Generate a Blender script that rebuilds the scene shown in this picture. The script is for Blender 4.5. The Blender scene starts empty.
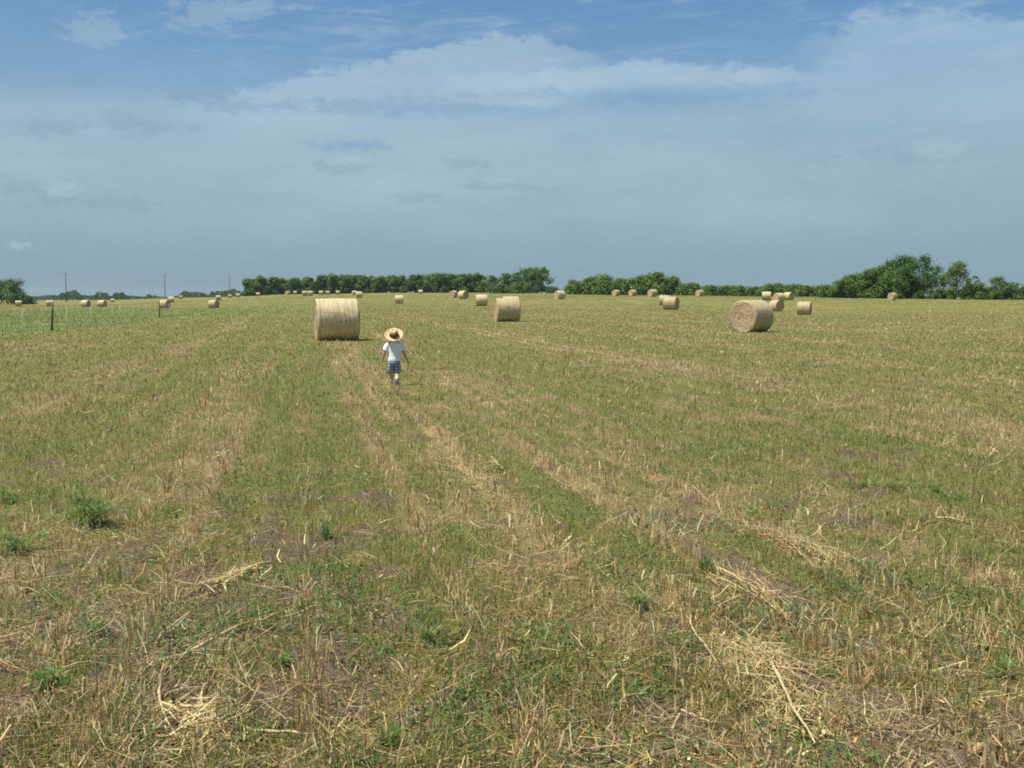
import bpy, bmesh, math, random
import numpy as np
from mathutils import Vector, Matrix

random.seed(7)
RNG = np.random.default_rng(11)
SC = bpy.context.scene
COL = SC.collection
rad = math.radians

# ------------------------------------------------------------------ camera
F = 1005.0            # focal length in pixels of the 1024 px wide picture
H0 = 297.0            # eye-level row
CAMZ = 1.6
cam = bpy.data.cameras.new('camera')
cam.sensor_width = 36.0
cam.lens = F / 1024 * 36.0
cam.clip_start = 0.05
cam.clip_end = 20000
camo = bpy.data.objects.new('camera', cam)
COL.objects.link(camo)
PITCH = math.atan((384 - H0) / F)
camo.location = (0, 0, CAMZ)
camo.rotation_euler = (math.pi / 2 - PITCH, 0, 0)
SC.camera = camo

SUN_AZ, SUN_EL = rad(-110), rad(66)      # clockwise from +Y; the sun stands high on the left

# ------------------------------------------------------------------ noise (numpy)
def _hash(ix, iy, seed):
    h = (ix.astype(np.int64) * 374761393 + iy.astype(np.int64) * 668265263 + seed * 974634777) & 0x7fffffff
    h = ((h ^ (h >> 13)) * 1274126177) & 0x7fffffff
    h = ((h ^ (h >> 16)) * 1103515245) & 0x7fffffff
    return ((h >> 7) & 0xffff) / 65535.0

def vnoise(x, y, seed=0):
    x = np.asarray(x, float); y = np.asarray(y, float)
    ix = np.floor(x); iy = np.floor(y)
    fx = x - ix; fy = y - iy
    fx = fx * fx * (3 - 2 * fx); fy = fy * fy * (3 - 2 * fy)
    a = _hash(ix, iy, seed); b = _hash(ix + 1, iy, seed)
    c = _hash(ix, iy + 1, seed); d = _hash(ix + 1, iy + 1, seed)
    return (a * (1 - fx) + b * fx) * (1 - fy) + (c * (1 - fx) + d * fx) * fy

def fbm(x, y, seed=0, oct=3):
    s = 0; a = .5; t = 0
    for i in range(oct):
        s = s + a * vnoise(x * 2 ** i + 17.3 * i, y * 2 ** i - 9.1 * i, seed + i); t += a; a *= .5
    return s / t

def sstep(a, b, x):
    t = np.clip((x - a) / (b - a), 0, 1)
    return t * t * (3 - 2 * t)

# ------------------------------------------------------------------ terrain
PXC = np.array([0, 100, 200, 300, 400, 480, 560, 660, 780, 900, 1024], float)
AZC = np.arctan((PXC - 512) / F)
DR = np.array([0, 60, 120, 150, 180, 210, 240, 300, 400, 500, 650, 900, 1500, 2500, 9000], float)
ZT = np.array([
    [0, 0, -.2, -.3, -.4, -.45, -.5, -.7, -.7, -.7, -.7],
    [0, 0, -.15, -.2, -.25, -.3, -.3, -.4, -.4, -.3, -.3],
    [0, 0, -.1, -.15, -.2, .0, .4, .7, 1.0, 1.2, 1.3],
    [0, 0, .0, .1, .3, .7, 1.3, 1.9, 2.4, 3.0, 3.4],
    [0, 0, .1, .2, .42, .9, 1.5, 2.2, 2.8, 3.8, 4.2],
    [0, 0, .15, .35, 1.1, 1.5, 1.7, 2.3, 2.9, 3.8, 4.2],
    [0, 0, .15, .4, 1.2, 1.55, 1.8, 2.3, 3.0, 3.6, 4.0],
    [0, 0, .2, .4, 1.1, 1.7, 1.85, 2.1, 2.6, 3.0, 3.2],
    [0, -.1, -.55, -.3, .8, 1.3, 1.5, 1.7, 2.0, 2.2, 2.4],
    [0, -.1, -.3, .0, .55, .95, 1.25, 1.4, 1.6, 1.8, 2.0],
    [0, -.1, -.2, .0, .4, .75, 1.0, 1.1, 1.2, 1.4, 1.5]]).T
FAR = np.array([[-1.0] * 11, [-4.0] * 11, [-5.0] * 11, [-6.0] * 11])
ZT = np.vstack([ZT, FAR])           # rows: distance, columns: bearing

def terrain_big(x, y):
    x = np.asarray(x, float); y = np.asarray(y, float)
    D = np.hypot(x, y); az = np.arctan2(x, y)
    az = np.clip(az, AZC[0], AZC[-1])
    j = np.clip(np.searchsorted(AZC, az) - 1, 0, len(AZC) - 2)
    s = (az - AZC[j]) / (AZC[j + 1] - AZC[j]); s = s * s * (3 - 2 * s)
    i = np.clip(np.searchsorted(DR, D) - 1, 0, len(DR) - 2)
    t = np.clip((D - DR[i]) / (DR[i + 1] - DR[i]), 0, 1); t = t * t * (3 - 2 * t)
    a = ZT[i, j] * (1 - s) + ZT[i, j + 1] * s
    b = ZT[i + 1, j] * (1 - s) + ZT[i + 1, j + 1] * s
    return a * (1 - t) + b * t

ROW_A = math.atan((303 - 512) / F)        # bearing of the sowing rows
CA, SA = math.cos(ROW_A), math.sin(ROW_A)
def uv(x, y):
    return x * CA - y * SA, x * SA + y * CA

def terrain(x, y):
    x = np.asarray(x, float); y = np.asarray(y, float)
    D = np.hypot(x, y)
    u, v = uv(x, y)
    near = 1 / (1 + (D / 22) ** 2)
    z = terrain_big(x, y)
    z = z + near * (0.030 * (fbm(x / .22, y / .22, 5) - .5) + 0.07 * (fbm(x / .9, y / .9, 9) - .5))
    z = z + near * 0.015 * np.sin(u / .38 * 2 * math.pi)
    z = z + 0.05 * (fbm(x / 4, y / 4, 21) - .5) * sstep(2, 12, D) + .10 * (fbm(x / 25, y / 25, 22) - .5) * sstep(20, 60, D)
    return z

def ground_at(px, D):
    """the point of the field at bearing of column px and horizontal distance D"""
    a = math.atan((px - 512) / F)
    x, y = D * math.sin(a), D * math.cos(a)
    return x, y, float(terrain(x, y))

def ray_ground(px, py):
    """where the line of sight through a pixel meets the near, nearly flat field"""
    c, s = math.cos(PITCH), math.sin(PITCH)
    dx, dy = (px - 512) / F, (384 - py) / F
    d = (dx, c + dy * s, -s + dy * c)
    t = CAMZ / -d[2]
    x, y = d[0] * t, d[1] * t
    for _ in range(4):
        t = (CAMZ - float(terrain(x, y))) / -d[2]
        x, y = d[0] * t, d[1] * t
    return x, y, float(terrain(x, y))

# pasture of fresh green grass beyond the fence (polygon in metres)
def _gp(px, D):
    a = math.atan((px - 512) / F); return D * math.sin(a), D * math.cos(a)
PAST = [_gp(-260, 30), _gp(-80, 38), _gp(0, 43.5), _gp(60, 52), _gp(120, 62), _gp(180, 84), _gp(225, 118), _gp(240, 150), _gp(120, 150), _gp(0, 140), _gp(-260, 120)]
def poly_sd(x, y, P):
    """signed distance (negative inside)"""
    d = np.full(np.shape(x), 1e9); inside = np.zeros(np.shape(x), bool)
    n = len(P)
    for i in range(n):
        x0, y0 = P[i]; x1, y1 = P[(i + 1) % n]
        ex, ey = x1 - x0, y1 - y0
        t = np.clip(((x - x0) * ex + (y - y0) * ey) / (ex * ex + ey * ey), 0, 1)
        d = np.minimum(d, np.hypot(x - x0 - t * ex, y - y0 - t * ey))
        c = ((y0 <= y) & (y1 > y)) | ((y1 <= y) & (y0 > y))
        xc = x0 + (y - y0) / (ey if abs(ey) > 1e-9 else 1e-9) * ex
        inside ^= c & (x < xc)
    return np.where(inside, -d, d)

STRIPES = [(-3.9, .6, .62, 9, 80), (1.25, .5, .8, 7, 45), (3.0, .45, .6, 7, 60), (8.4, .9, .6, 10, 80), (13.5, .8, .45, 12, 90),
           (-1.1, .3, .35, 7, 30), (19, 1.2, .5, 15, 120), (26, 1.2, .4, 15, 140), (-9.5, .8, .4, 14, 60), (34, 1.5, .4, 15, 160)]
GSTRIPES = [(-2.6, .55, .8), (.1, .45, .75), (5.2, .9, .45), (-5.8, .8, .6), (10.8, 1.2, .5), (16.2, 1.2, .45), (-.55, .2, .4), (22.5, 1.4, .4)]
BARE = [(60, 640, .7), (150, 610, .45), (20, 700, .5), (390, 500, .4), (335, 540, .3), (690, 520, .35), (780, 600, .3), (300, 690, .35), (850, 515, .4), (620, 725, .3), (960, 735, .35), (190, 700, .3), (130, 660, .4)]
BARE = [ray_ground(a, b)[:2] + (c,) for a, b, c in BARE]

def masks(x, y):
    x = np.asarray(x, float); y = np.asarray(y, float)
    u, v = uv(x, y); D = np.hypot(x, y)
    uw = u + .16 * (fbm(u / 3, v / 15, 31) - .5)
    st = np.zeros(x.shape)
    for c, w, s, a, b in STRIPES:
        k = s * np.exp(-((uw + .22 * (vnoise(v / 5.0, u * 0 + c, 33) - .5) - c) / (w * (.6 + .9 * vnoise(v / 3.7, u * 0 + c, 35)))) ** 2) * sstep(a * .6, a * 1.2, v) * (1 - sstep(b * .8, b * 1.3, v))
        st = np.maximum(st, k * (.3 + 1.1 * fbm(u / .22, v / 3.5, 41)) * (.72 + .55 * np.cos(2 * math.pi * u / .38)))
    g = np.zeros(x.shape)
    for c, w, s in GSTRIPES:
        g = np.maximum(g, s * np.exp(-((uw - c) / w) ** 2) * (.4 + .9 * fbm(u / .6, v / 9, 43)) * sstep(5, 9, v))
    big = fbm(u / 1.4, v / 9.0, 51)
    med = fbm(u / .6, v / .9, 53)
    band = fbm(u / 6 + 3, v / 14, 55)
    tuft = fbm(u / .16, v / .22, 57, 2)
    patch = sstep(.35, .65, fbm(u / 1.1 + 5, v / 8.0, 59)) * sstep(4, 8, D)
    rowl = np.cos(2 * math.pi * uw / .76) * patch
    near = 1 - sstep(5, 13, D)
    straw = np.clip(.20 + .64 * st + .7 * (big - .5) + .8 * (med - .5) - .45 * g + .25 * (band - .5) + .8 * (tuft - .5) + .36 * rowl + .05 * near, 0, 1)
    green = np.clip(.56 + .50 * g - .52 * st + .9 * (fbm(u / 1.6 + 9, v / 3.3, 61) - .5) + 1.2 * (fbm(u / .35, v / .45, 63) - .5) - .32 * rowl - .07 * near, 0, 1)
    soil = np.zeros(x.shape)
    for bx, by, r in BARE:
        soil = np.maximum(soil, np.exp(-(((x - bx) ** 2 + (y - by) ** 2) / r ** 2)))
    soil = np.clip(.85 * soil * (.3 + 1.4 * fbm(u / .22, v / .28, 75)) + 2.2 * (fbm(u / .2, v / .26, 71) - .60) + .7 * (fbm(u / 1.2, v / 1.6, 73) - .5) + .15 * near, 0, 1) * (1 - sstep(14, 34, D) * .75)
    sd_ = poly_sd(x, y, PAST) + (5 + 30 * sstep(80, 130, D)) * (fbm(x / 7, y / 7, 77) - .5)
    p = (1 - sstep(-3.5, 1.5 + 12 * sstep(80, 130, D), sd_)) * np.clip(.68 + .6 * fbm(x / 5, y / 12, 78), 0, 1)
    green = green * (1 - p) + (.75 + .5 * (fbm(x / 9, y / 9, 79) - .5)) * p
    straw = straw * (1 - p * .92)
    soil = soil * (1 - p)
    return straw, green, soil, p

# ------------------------------------------------------------------ mesh helpers
def mesh_np(name, V, Q, mat, colors=None, smooth=False, parent=None, attrs=None, T=None):
    """one mesh object out of vertex and quad (plus triangle) arrays"""
    me = bpy.data.meshes.new(name)
    V = np.ascontiguousarray(V, np.float32); Q = np.asarray(Q, np.int32).reshape(-1, 4)
    T = np.zeros((0, 3), np.int32) if T is None else np.asarray(T, np.int32).reshape(-1, 3)
    nq, nt = len(Q), len(T)
    me.vertices.add(len(V)); me.vertices.foreach_set('co', V.ravel())
    me.loops.add(nq * 4 + nt * 3)
    me.loops.foreach_set('vertex_index', np.concatenate([Q.ravel(), T.ravel()]).astype(np.int32))
    me.polygons.add(nq + nt)
    me.polygons.foreach_set('loop_start', np.concatenate([np.arange(nq) * 4, nq * 4 + np.arange(nt) * 3]).astype(np.int32))
    if smooth:
        me.polygons.foreach_set('use_smooth', np.ones(nq + nt, bool))
    me.update(calc_edges=True)
    if colors is not None:
        at = me.color_attributes.new('Col', 'FLOAT_COLOR', 'POINT')
        c = np.ones((len(V), 4), np.float32); c[:, :3] = colors
        at.data.foreach_set('color', c.ravel())
    for k, a in (attrs or {}).items():
        at = me.attributes.new(k, 'FLOAT', 'POINT')
        at.data.foreach_set('value', np.ascontiguousarray(a, np.float32))
    if mat: me.materials.append(mat)
    o = bpy.data.objects.new(name, me)
    COL.objects.link(o)
    if parent is not None: o.parent = parent
    return o

def tag(o, label=None, cat=None, group=None, kind=None):
    if label: o['label'] = label
    if cat: o['category'] = cat
    if group: o['group'] = group
    if kind: o['kind'] = kind
    return o

def empty(name, loc, rz=0.0):
    o = bpy.data.objects.new(name, None)
    o.empty_display_size = .2
    o.location = loc; o.rotation_euler = (0, 0, rz)
    COL.objects.link(o)
    return o

def tube_arrays(path, radii, n=8, caps=True, flat=1.0):
    """tapered tube along a path: verts, quads, tris"""
    P = [Vector(p) for p in path]
    V = []; Q = []; T = []
    ref = Vector((0, 0, 1))
    for i, p in enumerate(P):
        d = (P[min(i + 1, len(P) - 1)] - P[max(i - 1, 0)]).normalized()
        s = d.cross(ref if abs(d.z) < .95 else Vector((0, 1, 0))).normalized()
        t = s.cross(d)
        for k in range(n):
            a = 2 * math.pi * k / n
            V.append(p + (s * math.cos(a) + t * math.sin(a) * flat) * radii[i])
    for i in range(len(P) - 1):
        for k in range(n):
            k2 = (k + 1) % n
            Q.append((i * n + k, i * n + k2, (i + 1) * n + k2, (i + 1) * n + k))
    if caps:
        for base, rev in ((0, True), ((len(P) - 1) * n, False)):
            V.append(P[0] if rev else P[-1]); c = len(V) - 1
            for k in range(n):
                k2 = (k + 1) % n
                T.append((c, base + k2, base + k) if rev else (c, base + k, base + k2))
    return [tuple(v) for v in V], Q, T

class MB:
    def __init__(s): s.V = []; s.Q = []; s.T = []
    def add(s, arr):
        V, Q, T = arr; b = len(s.V)
        s.V += V; s.Q += [tuple(i + b for i in q) for q in Q]; s.T += [tuple(i + b for i in t) for t in T]
        return s
    def build(s, name, mat, parent=None, smooth=True):
        return mesh_np(name, np.array(s.V), np.array(s.Q, int).reshape(-1, 4), mat, smooth=smooth, parent=parent, T=np.array(s.T, int).reshape(-1, 3))

# ------------------------------------------------------------------ node helpers
class NT:
    def __init__(s, tree): s.t = tree; s.t.nodes.clear()
    def n(s, typ, **kw):
        o = s.t.nodes.new(typ)
        for k, v in kw.items(): setattr(o, k, v)
        return o
    def set(s, sock, v):
        if hasattr(v, 'is_output') or isinstance(v, bpy.types.NodeSocket): s.t.links.new(v, sock)
        elif v is not None: sock.default_value = v
    def m(s, op, a, b=None, c=None, clamp=False):
        o = s.n('ShaderNodeMath', operation=op, use_clamp=clamp)
        for i, v in enumerate((a, b, c)):
            if v is not None: s.set(o.inputs[i], v)
        return o.outputs[0]
    def mix(s, f, a, b, blend='MIX'):
        o = s.n('ShaderNodeMix', data_type='RGBA', blend_type=blend)
        o.clamp_factor = True
        s.set(o.inputs[0], f)
        for i, v in ((6, a), (7, b)):
            if isinstance(v, tuple): v = (*v, 1.0)[:4]
            s.set(o.inputs[i], v)
        return o.outputs[2]
    def noise(s, vec, scale, detail=3, rough=.55, dist=0.0, out=0):
        o = s.n('ShaderNodeTexNoise')
        if vec is not None: s.set(o.inputs['Vector'], vec)
        o.inputs['Scale'].default_value = scale; o.inputs['Detail'].default_value = detail
        o.inputs['Roughness'].default_value = rough; o.inputs['Distortion'].default_value = dist
        return o.outputs[out]
    def step(s, v, a, b, lo=0.0, hi=1.0):
        o = s.n('ShaderNodeMapRange', interpolation_type='SMOOTHSTEP')
        s.set(o.inputs['Value'], v)
        for k, x in (('From Min', a), ('From Max', b), ('To Min', lo), ('To Max', hi)): s.set(o.inputs[k], x)
        return o.outputs[0]
    def xyz(s, x, y, z=0.0):
        o = s.n('ShaderNodeCombineXYZ')
        for i, v in enumerate((x, y, z)): s.set(o.inputs[i], v)
        return o.outputs[0]
    def attr(s, name, out='Color'):
        o = s.n('ShaderNodeAttribute', attribute_name=name)
        return o.outputs[out]

def material(name):
    m = bpy.data.materials.new(name); m.use_nodes = True
    nt = NT(m.node_tree)
    out = nt.n('ShaderNodeOutputMaterial'); b = nt.n('ShaderNodeBsdfPrincipled')
    nt.t.links.new(b.outputs[0], out.inputs[0])
    b.inputs['Roughness'].default_value = .85
    b.inputs['Specular IOR Level'].default_value = .25
    return m, nt, b, out

def bump(nt, b, h, strength=.4, dist=.02):
    o = nt.n('ShaderNodeBump'); o.inputs['Strength'].default_value = strength; o.inputs['Distance'].default_value = dist
    nt.set(o.inputs['Height'], h); nt.t.links.new(o.outputs[0], b.inputs['Normal'])

def mat_plain(name, col, var=.25, scale=30, rough=.8, spec=.25):
    m, nt, b, out = material(name)
    tc = nt.n('ShaderNodeTexCoord').outputs['Object']
    f = nt.noise(tc, scale, 4)
    c = nt.mix(nt.step(f, .3, .7), tuple(x * (1 - var) for x in col), tuple(x * (1 + var) for x in col))
    nt.set(b.inputs['Base Color'], c); b.inputs['Roughness'].default_value = rough; b.inputs['Specular IOR Level'].default_value = spec
    bump(nt, b, f, .3, .01)
    return m

def mat_leafy(name, transl=.3, rough=.6, spec=.25):
    """thin leaves and stems whose own colour is stored per piece"""
    m, nt, b, out = material(name)
    c = nt.attr('Col')
    nt.set(b.inputs['Base Color'], c); b.inputs['Roughness'].default_value = rough; b.inputs['Specular IOR Level'].default_value = spec
    tr = nt.n('ShaderNodeBsdfTranslucent'); nt.set(tr.inputs[0], c)
    mx = nt.n('ShaderNodeMixShader'); mx.inputs[0].default_value = transl
    nt.t.links.new(b.outputs[0], mx.inputs[1]); nt.t.links.new(tr.outputs[0], mx.inputs[2]); nt.t.links.new(mx.outputs[0], out.inputs[0])
    return m

# ------------------------------------------------------------------ world
STR = .1
def pe(px, py):
    """bearing and height of a spot in the sky, in pseudo-pixels (radians * F)"""
    c, s = math.cos(PITCH), math.sin(PITCH)
    d = Vector(((px - 512) / F, c + (384 - py) / F * s, -s + (384 - py) / F * c)).normalized()
    return math.atan2(d.x, d.y) * F, math.asin(d.z) * F

w = bpy.data.worlds.new('World'); SC.world = w; w.use_nodes = True
nt = NT(w.node_tree)
wo = nt.n('ShaderNodeOutputWorld'); bg = nt.n('ShaderNodeBackground'); nt.t.links.new(bg.outputs[0], wo.inputs[0])
bg.inputs[1].default_value = STR
sky = nt.n('ShaderNodeTexSky', sky_type='NISHITA'); sky.sun_disc = False
sky.sun_elevation = SUN_EL; sky.sun_rotation = SUN_AZ; sky.air_density = 1.0; sky.dust_density = 1.0; sky.ozone_density = 1.0
tc = nt.n('ShaderNodeTexCoord').outputs['Generated']
sep = nt.n('ShaderNodeSeparateXYZ'); nt.t.links.new(tc, sep.inputs[0])
A = nt.m('MULTIPLY', nt.m('ARCTAN2', sep.outputs[0], sep.outputs[1]), F)
E = nt.m('MULTIPLY', nt.m('ARCSINE', sep.outputs[2]), F)
def L(r, g, b):
    f = lambda c: ((c / 255 + .055) / 1.055) ** 2.4 if c > 10 else c / 255 / 12.92
    return (f(r) / STR * .75, f(g) / STR * .75, f(b) / STR * .75)
# hazy summer air: the Nishita sky seen through a grey-blue veil that thickens downwards
hz = nt.step(E, -10, 330, .97, .78)
grad = nt.n('ShaderNodeValToRGB'); nt.set(grad.inputs[0], nt.m('DIVIDE', E, 400.0, clamp=True))
cr = grad.color_ramp
stops = [(0, (135, 162, 176)), (.12, (140, 167, 182)), (.3, (148, 176, 192)), (.42, (145, 176, 196)), (.5, (124, 164, 198)), (.6, (108, 153, 194)), (.72, (90, 138, 187)), (.85, (66, 114, 172)), (1, (48, 92, 156))]
cr.elements[0].position = 0; cr.elements[1].position = 1
while len(cr.elements) < len(stops): cr.elements.new(.5)
for e, (p, c) in zip(cr.elements, stops): e.position = p
for e, (p, c) in zip(cr.elements, stops):
    l = L(*c); e.color = (l[0] * STR, l[1] * STR, l[2] * STR, 1)
gradc = nt.mix(1.0, grad.outputs[0], (1 / STR, 1 / STR, 1 / STR), 'MULTIPLY')
base = nt.mix(hz, sky.outputs[0], gradc)
# coordinates for clouds, wide and low
P1 = nt.xyz(nt.m('DIVIDE', A, 300.0), nt.m('DIVIDE', E, 95.0), 3.1)
P2 = nt.xyz(nt.m('DIVIDE', A, 90.0), nt.m('DIVIDE', E, 45.0), 7.7)
n1 = nt.noise(P1, 1.0, 6, .58, .4)
n2 = nt.noise(P2, 1.0, 7, .62, .6)
n3 = nt.noise(P2, 3.2, 6, .6, .3)
n4 = nt.noise(P2, 7.5, 5, .65, .4)
c4 = nt.m('SUBTRACT', n4, .5)
c1 = nt.m('SUBTRACT', n1, .5); c2 = nt.m('SUBTRACT', n2, .5); c3 = nt.m('SUBTRACT', n3, .5)
def curve_edge(pts):
    """height of a cloud edge over the bearing: a float curve through the given pixels"""
    q = sorted(pe(a, b) for a, b in pts)
    a0, a1 = q[0][0], q[-1][0]
    fc = nt.n('ShaderNodeFloatCurve')
    cu = fc.mapping.curves[0]
    for i, (a, e) in enumerate(q):
        x, y = (a - a0) / (a1 - a0), e / 400
        if i == 0: cu.points[0].location = (0, y)
        elif i == len(q) - 1: cu.points[len(cu.points) - 1].location = (1, y)
        else: cu.points.new(x, y)
    fc.mapping.update()
    t = nt.m('DIVIDE', nt.m('SUBTRACT', A, a0), a1 - a0, clamp=True)
    nt.set(fc.inputs['Value'], t)
    return nt.m('MULTIPLY', fc.outputs[0], 400.0), a0, a1
def band(pts, thick, soft_top, soft_bot, rough, fade):
    e, a0, a1 = curve_edge(pts)
    e = nt.m('ADD', e, nt.m('ADD', nt.m('MULTIPLY', c2, rough), nt.m('ADD', nt.m('MULTIPLY', c3, rough * .8), nt.m('MULTIPLY', c4, rough * .45))))
    d = nt.m('SUBTRACT', e, E)                      # depth below the top edge
    m = nt.m('MULTIPLY', nt.step(d, 0.0, soft_top), nt.step(d, thick, thick + soft_bot, 1, 0))
    f = nt.m('MULTIPLY', nt.step(A, a0 - fade * .2, a0 + fade), nt.step(A, a1 - fade, a1 + fade * .2, 1, 0))
    return nt.m('MULTIPLY', m, f), d
cA, dA = band([(150, 100), (230, 92), (290, 78), (345, 66), (400, 52), (455, 42), (510, 34), (560, 40), (620, 60)], 34, 7, 46, 34, 90)
cB, dB = band([(410, 84), (480, 74), (560, 66), (640, 58), (720, 60), (790, 62), (850, 72)], 16, 8, 30, 26, 90)
cC, dC = band([(790, 40), (830, 16), (880, 4), (950, 2), (1010, 6), (1100, 10)], 50, 16, 80, 50, 60)
cD, dD = band([(-60, 118), (30, 110), (110, 104), (190, 112), (260, 120)], 14, 10, 30, 22, 60)
def blob(px, py, rx, ry, rough=.9):
    a, e = pe(px, py)
    x = nt.m('DIVIDE', nt.m('SUBTRACT', A, a), rx); y = nt.m('DIVIDE', nt.m('SUBTRACT', E, e), ry)
    r = nt.m('SQRT', nt.m('ADD', nt.m('MULTIPLY', x, x), nt.m('MULTIPLY', y, y)))
    r = nt.m('ADD', r, nt.m('ADD', nt.m('MULTIPLY', c3, rough * 4.6), nt.m('ADD', nt.m('MULTIPLY', c4, rough * 3.2), nt.m('MULTIPLY', c2, rough * 1.2))))
    return nt.step(r, .3, 1.2, 1, 0)
def mx(*v):
    r = v[0]
    for q in v[1:]: r = nt.m('MAXIMUM', r, q)
    return r
# broad thin veil
veil = nt.m('MULTIPLY', nt.m('MULTIPLY', nt.step(nt.m('ADD', E, nt.m('MULTIPLY', c1, 90.0)), 40, 130), nt.step(nt.m('ADD', E, nt.m('MULTIPLY', c1, 80.0)), 158, 200, 1, 0)), nt.step(n1, .28, .7))
col = nt.mix(nt.m('MULTIPLY', veil, .72), base, L(166, 190, 204))
# high rippled cirrus along the top
wv = nt.n('ShaderNodeTexWave'); wv.wave_type = 'BANDS'; wv.bands_direction = 'Y'
nt.set(wv.inputs['Vector'], nt.xyz(nt.m('DIVIDE', A, 260.0), nt.m('ADD', nt.m('DIVIDE', E, 34.0), nt.m('MULTIPLY', A, .0016)), 0.0))
wv.inputs['Scale'].default_value = 1.0; wv.inputs['Distortion'].default_value = 11.0; wv.inputs['Detail'].default_value = 4; wv.inputs['Detail Scale'].default_value = 1.6
rip = nt.m('MULTIPLY', nt.m('MULTIPLY', nt.step(wv.outputs[1], .2, 1.0), nt.step(E, 195, 260)), nt.step(n1, .40, .62))
rip = nt.m('MULTIPLY', nt.m('MULTIPLY', rip, nt.step(n2, .3, .7)), nt.m('MULTIPLY', nt.step(A, -470, -330), nt.step(A, 120, 330, 1, 0)))
col = nt.mix(nt.m('MULTIPLY', rip, .55), col, L(160, 185, 205))
pf = mx(blob(98, 30, 26, 16), blob(215, 14, 40, 16), blob(240, 6, 60, 12))
col = nt.mix(nt.m('MULTIPLY', pf, .45), col, L(165, 190, 208))
# thin fibrous cirrus drawn out over the blue
P5 = nt.xyz(nt.m('DIVIDE', nt.m('ADD', A, nt.m('MULTIPLY', E, 1.3)), 150.0), nt.m('DIVIDE', nt.m('SUBTRACT', E, nt.m('MULTIPLY', A, .10)), 17.0), 2.2)
n5 = nt.noise(P5, 1.0, 7, .68, .9)
ci = nt.m('MULTIPLY', nt.m('MULTIPLY', nt.step(n5, .46, .72), nt.step(nt.m('ADD', E, nt.m('MULTIPLY', c1, 70.0)), 175, 235)), nt.m('MULTIPLY', nt.step(n2, .32, .62), nt.step(A, -480, -300)))
col = nt.mix(nt.m('MULTIPLY', ci, .65), col, L(160, 186, 205))
tex = nt.m('ADD', 1.0, nt.m('ADD', nt.m('MULTIPLY', c3, .10), nt.m('ADD', nt.m('MULTIPLY', c4, .07), nt.m('MULTIPLY', nt.m('SUBTRACT', n5, .5), .08))))
# cloud banks
col = nt.mix(nt.m('MULTIPLY', cA, .62), col, L(173, 196, 213))
col = nt.mix(nt.m('MULTIPLY', cB, .68), col, L(174, 198, 214))
col = nt.mix(nt.m('MULTIPLY', cC, .5), col, L(170, 195, 212))
col = nt.mix(nt.m('MULTIPLY', cD, .5), col, L(152, 178, 198))
# bluish undersides
sh = mx(blob(660, 96, 170, 11, .5), blob(400, 108, 150, 9, .5), blob(230, 104, 60, 8, .5), blob(350, 146, 40, 6, .5))
col = nt.mix(nt.m('MULTIPLY', sh, .42), col, L(120, 157, 192))
# small grey fragments of low cloud
fr = mx(blob(62, 126, 26, 10), blob(128, 121, 26, 8), blob(163, 128, 16, 6), blob(192, 126, 12, 6), blob(342, 166, 30, 9), blob(464, 166, 18, 6), blob(890, 157, 48, 10), blob(500, 187, 40, 3.5), blob(400, 196, 34, 5), blob(100, 202, 50, 6), blob(30, 186, 30, 8))
col = nt.mix(nt.m('MULTIPLY', fr, .19), col, L(118, 148, 172))
fl = mx(blob(938, 150, 26, 9, .6), blob(62, 187, 18, 7), blob(22, 245, 16, 5), blob(350, 160, 22, 5), blob(540, 102, 40, 5))
col = nt.mix(nt.m('MULTIPLY', fl, .6), col, L(172, 196, 210))
mo = nt.m('ADD', 1.0, nt.m('MULTIPLY', nt.m('ADD', c1, nt.m('MULTIPLY', c2, .5)), .16))
mo = nt.m('MULTIPLY', mo, nt.m('ADD', nt.m('MULTIPLY', nt.m('SUBTRACT', tex, 1.0), nt.step(E, 30, 160, .35, 1.0)), 1.0))
mo = nt.xyz(mo, mo, mo)
col = nt.mix(1.0, col, mo, 'MULTIPLY')
nt.t.links.new(col, bg.inputs[0])

sun = bpy.data.lights.new('sun', 'SUN'); sun.energy = 5.0; sun.angle = rad(.53); sun.color = (1.0, .955, .88)
so = bpy.data.objects.new('sun', sun); COL.objects.link(so)
sd = Vector((math.sin(SUN_AZ) * math.cos(SUN_EL), math.cos(SUN_AZ) * math.cos(SUN_EL), math.sin(SUN_EL)))
so.rotation_euler = sd.to_track_quat('Z', 'Y').to_euler()
so.location = (0, 0, 60)

# ------------------------------------------------------------------ colours (linear)
PAL = {
    'pale': (.68, .55, .28), 'tan': (.49, .335, .145), 'grey': (.27, .215, .14), 'rust': (.33, .18, .085), 'dark': (.14, .095, .055),
    'olive': (.165, .195, .038), 'yellow': (.285, .275, .065), 'fresh': (.13, .245, .05), 'deep': (.065, .13, .03), 'blue': (.11, .21, .075),
}
def pick(n, table):
    """n colours drawn from {name: weight array or number}"""
    names = list(table); W = np.stack([np.broadcast_to(np.asarray(table[k], float), n) for k in names])
    W = np.maximum(W, 1e-6); C = np.cumsum(W, 0) / W.sum(0)
    r = RNG.random(n); k = (r[None] > C).sum(0)
    return np.array([PAL[a] for a in names])[np.clip(k, 0, len(names) - 1)] * RNG.lognormal(0, .2, (n, 1)) * (1 + .06 * RNG.standard_normal((n, 3)))

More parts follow.
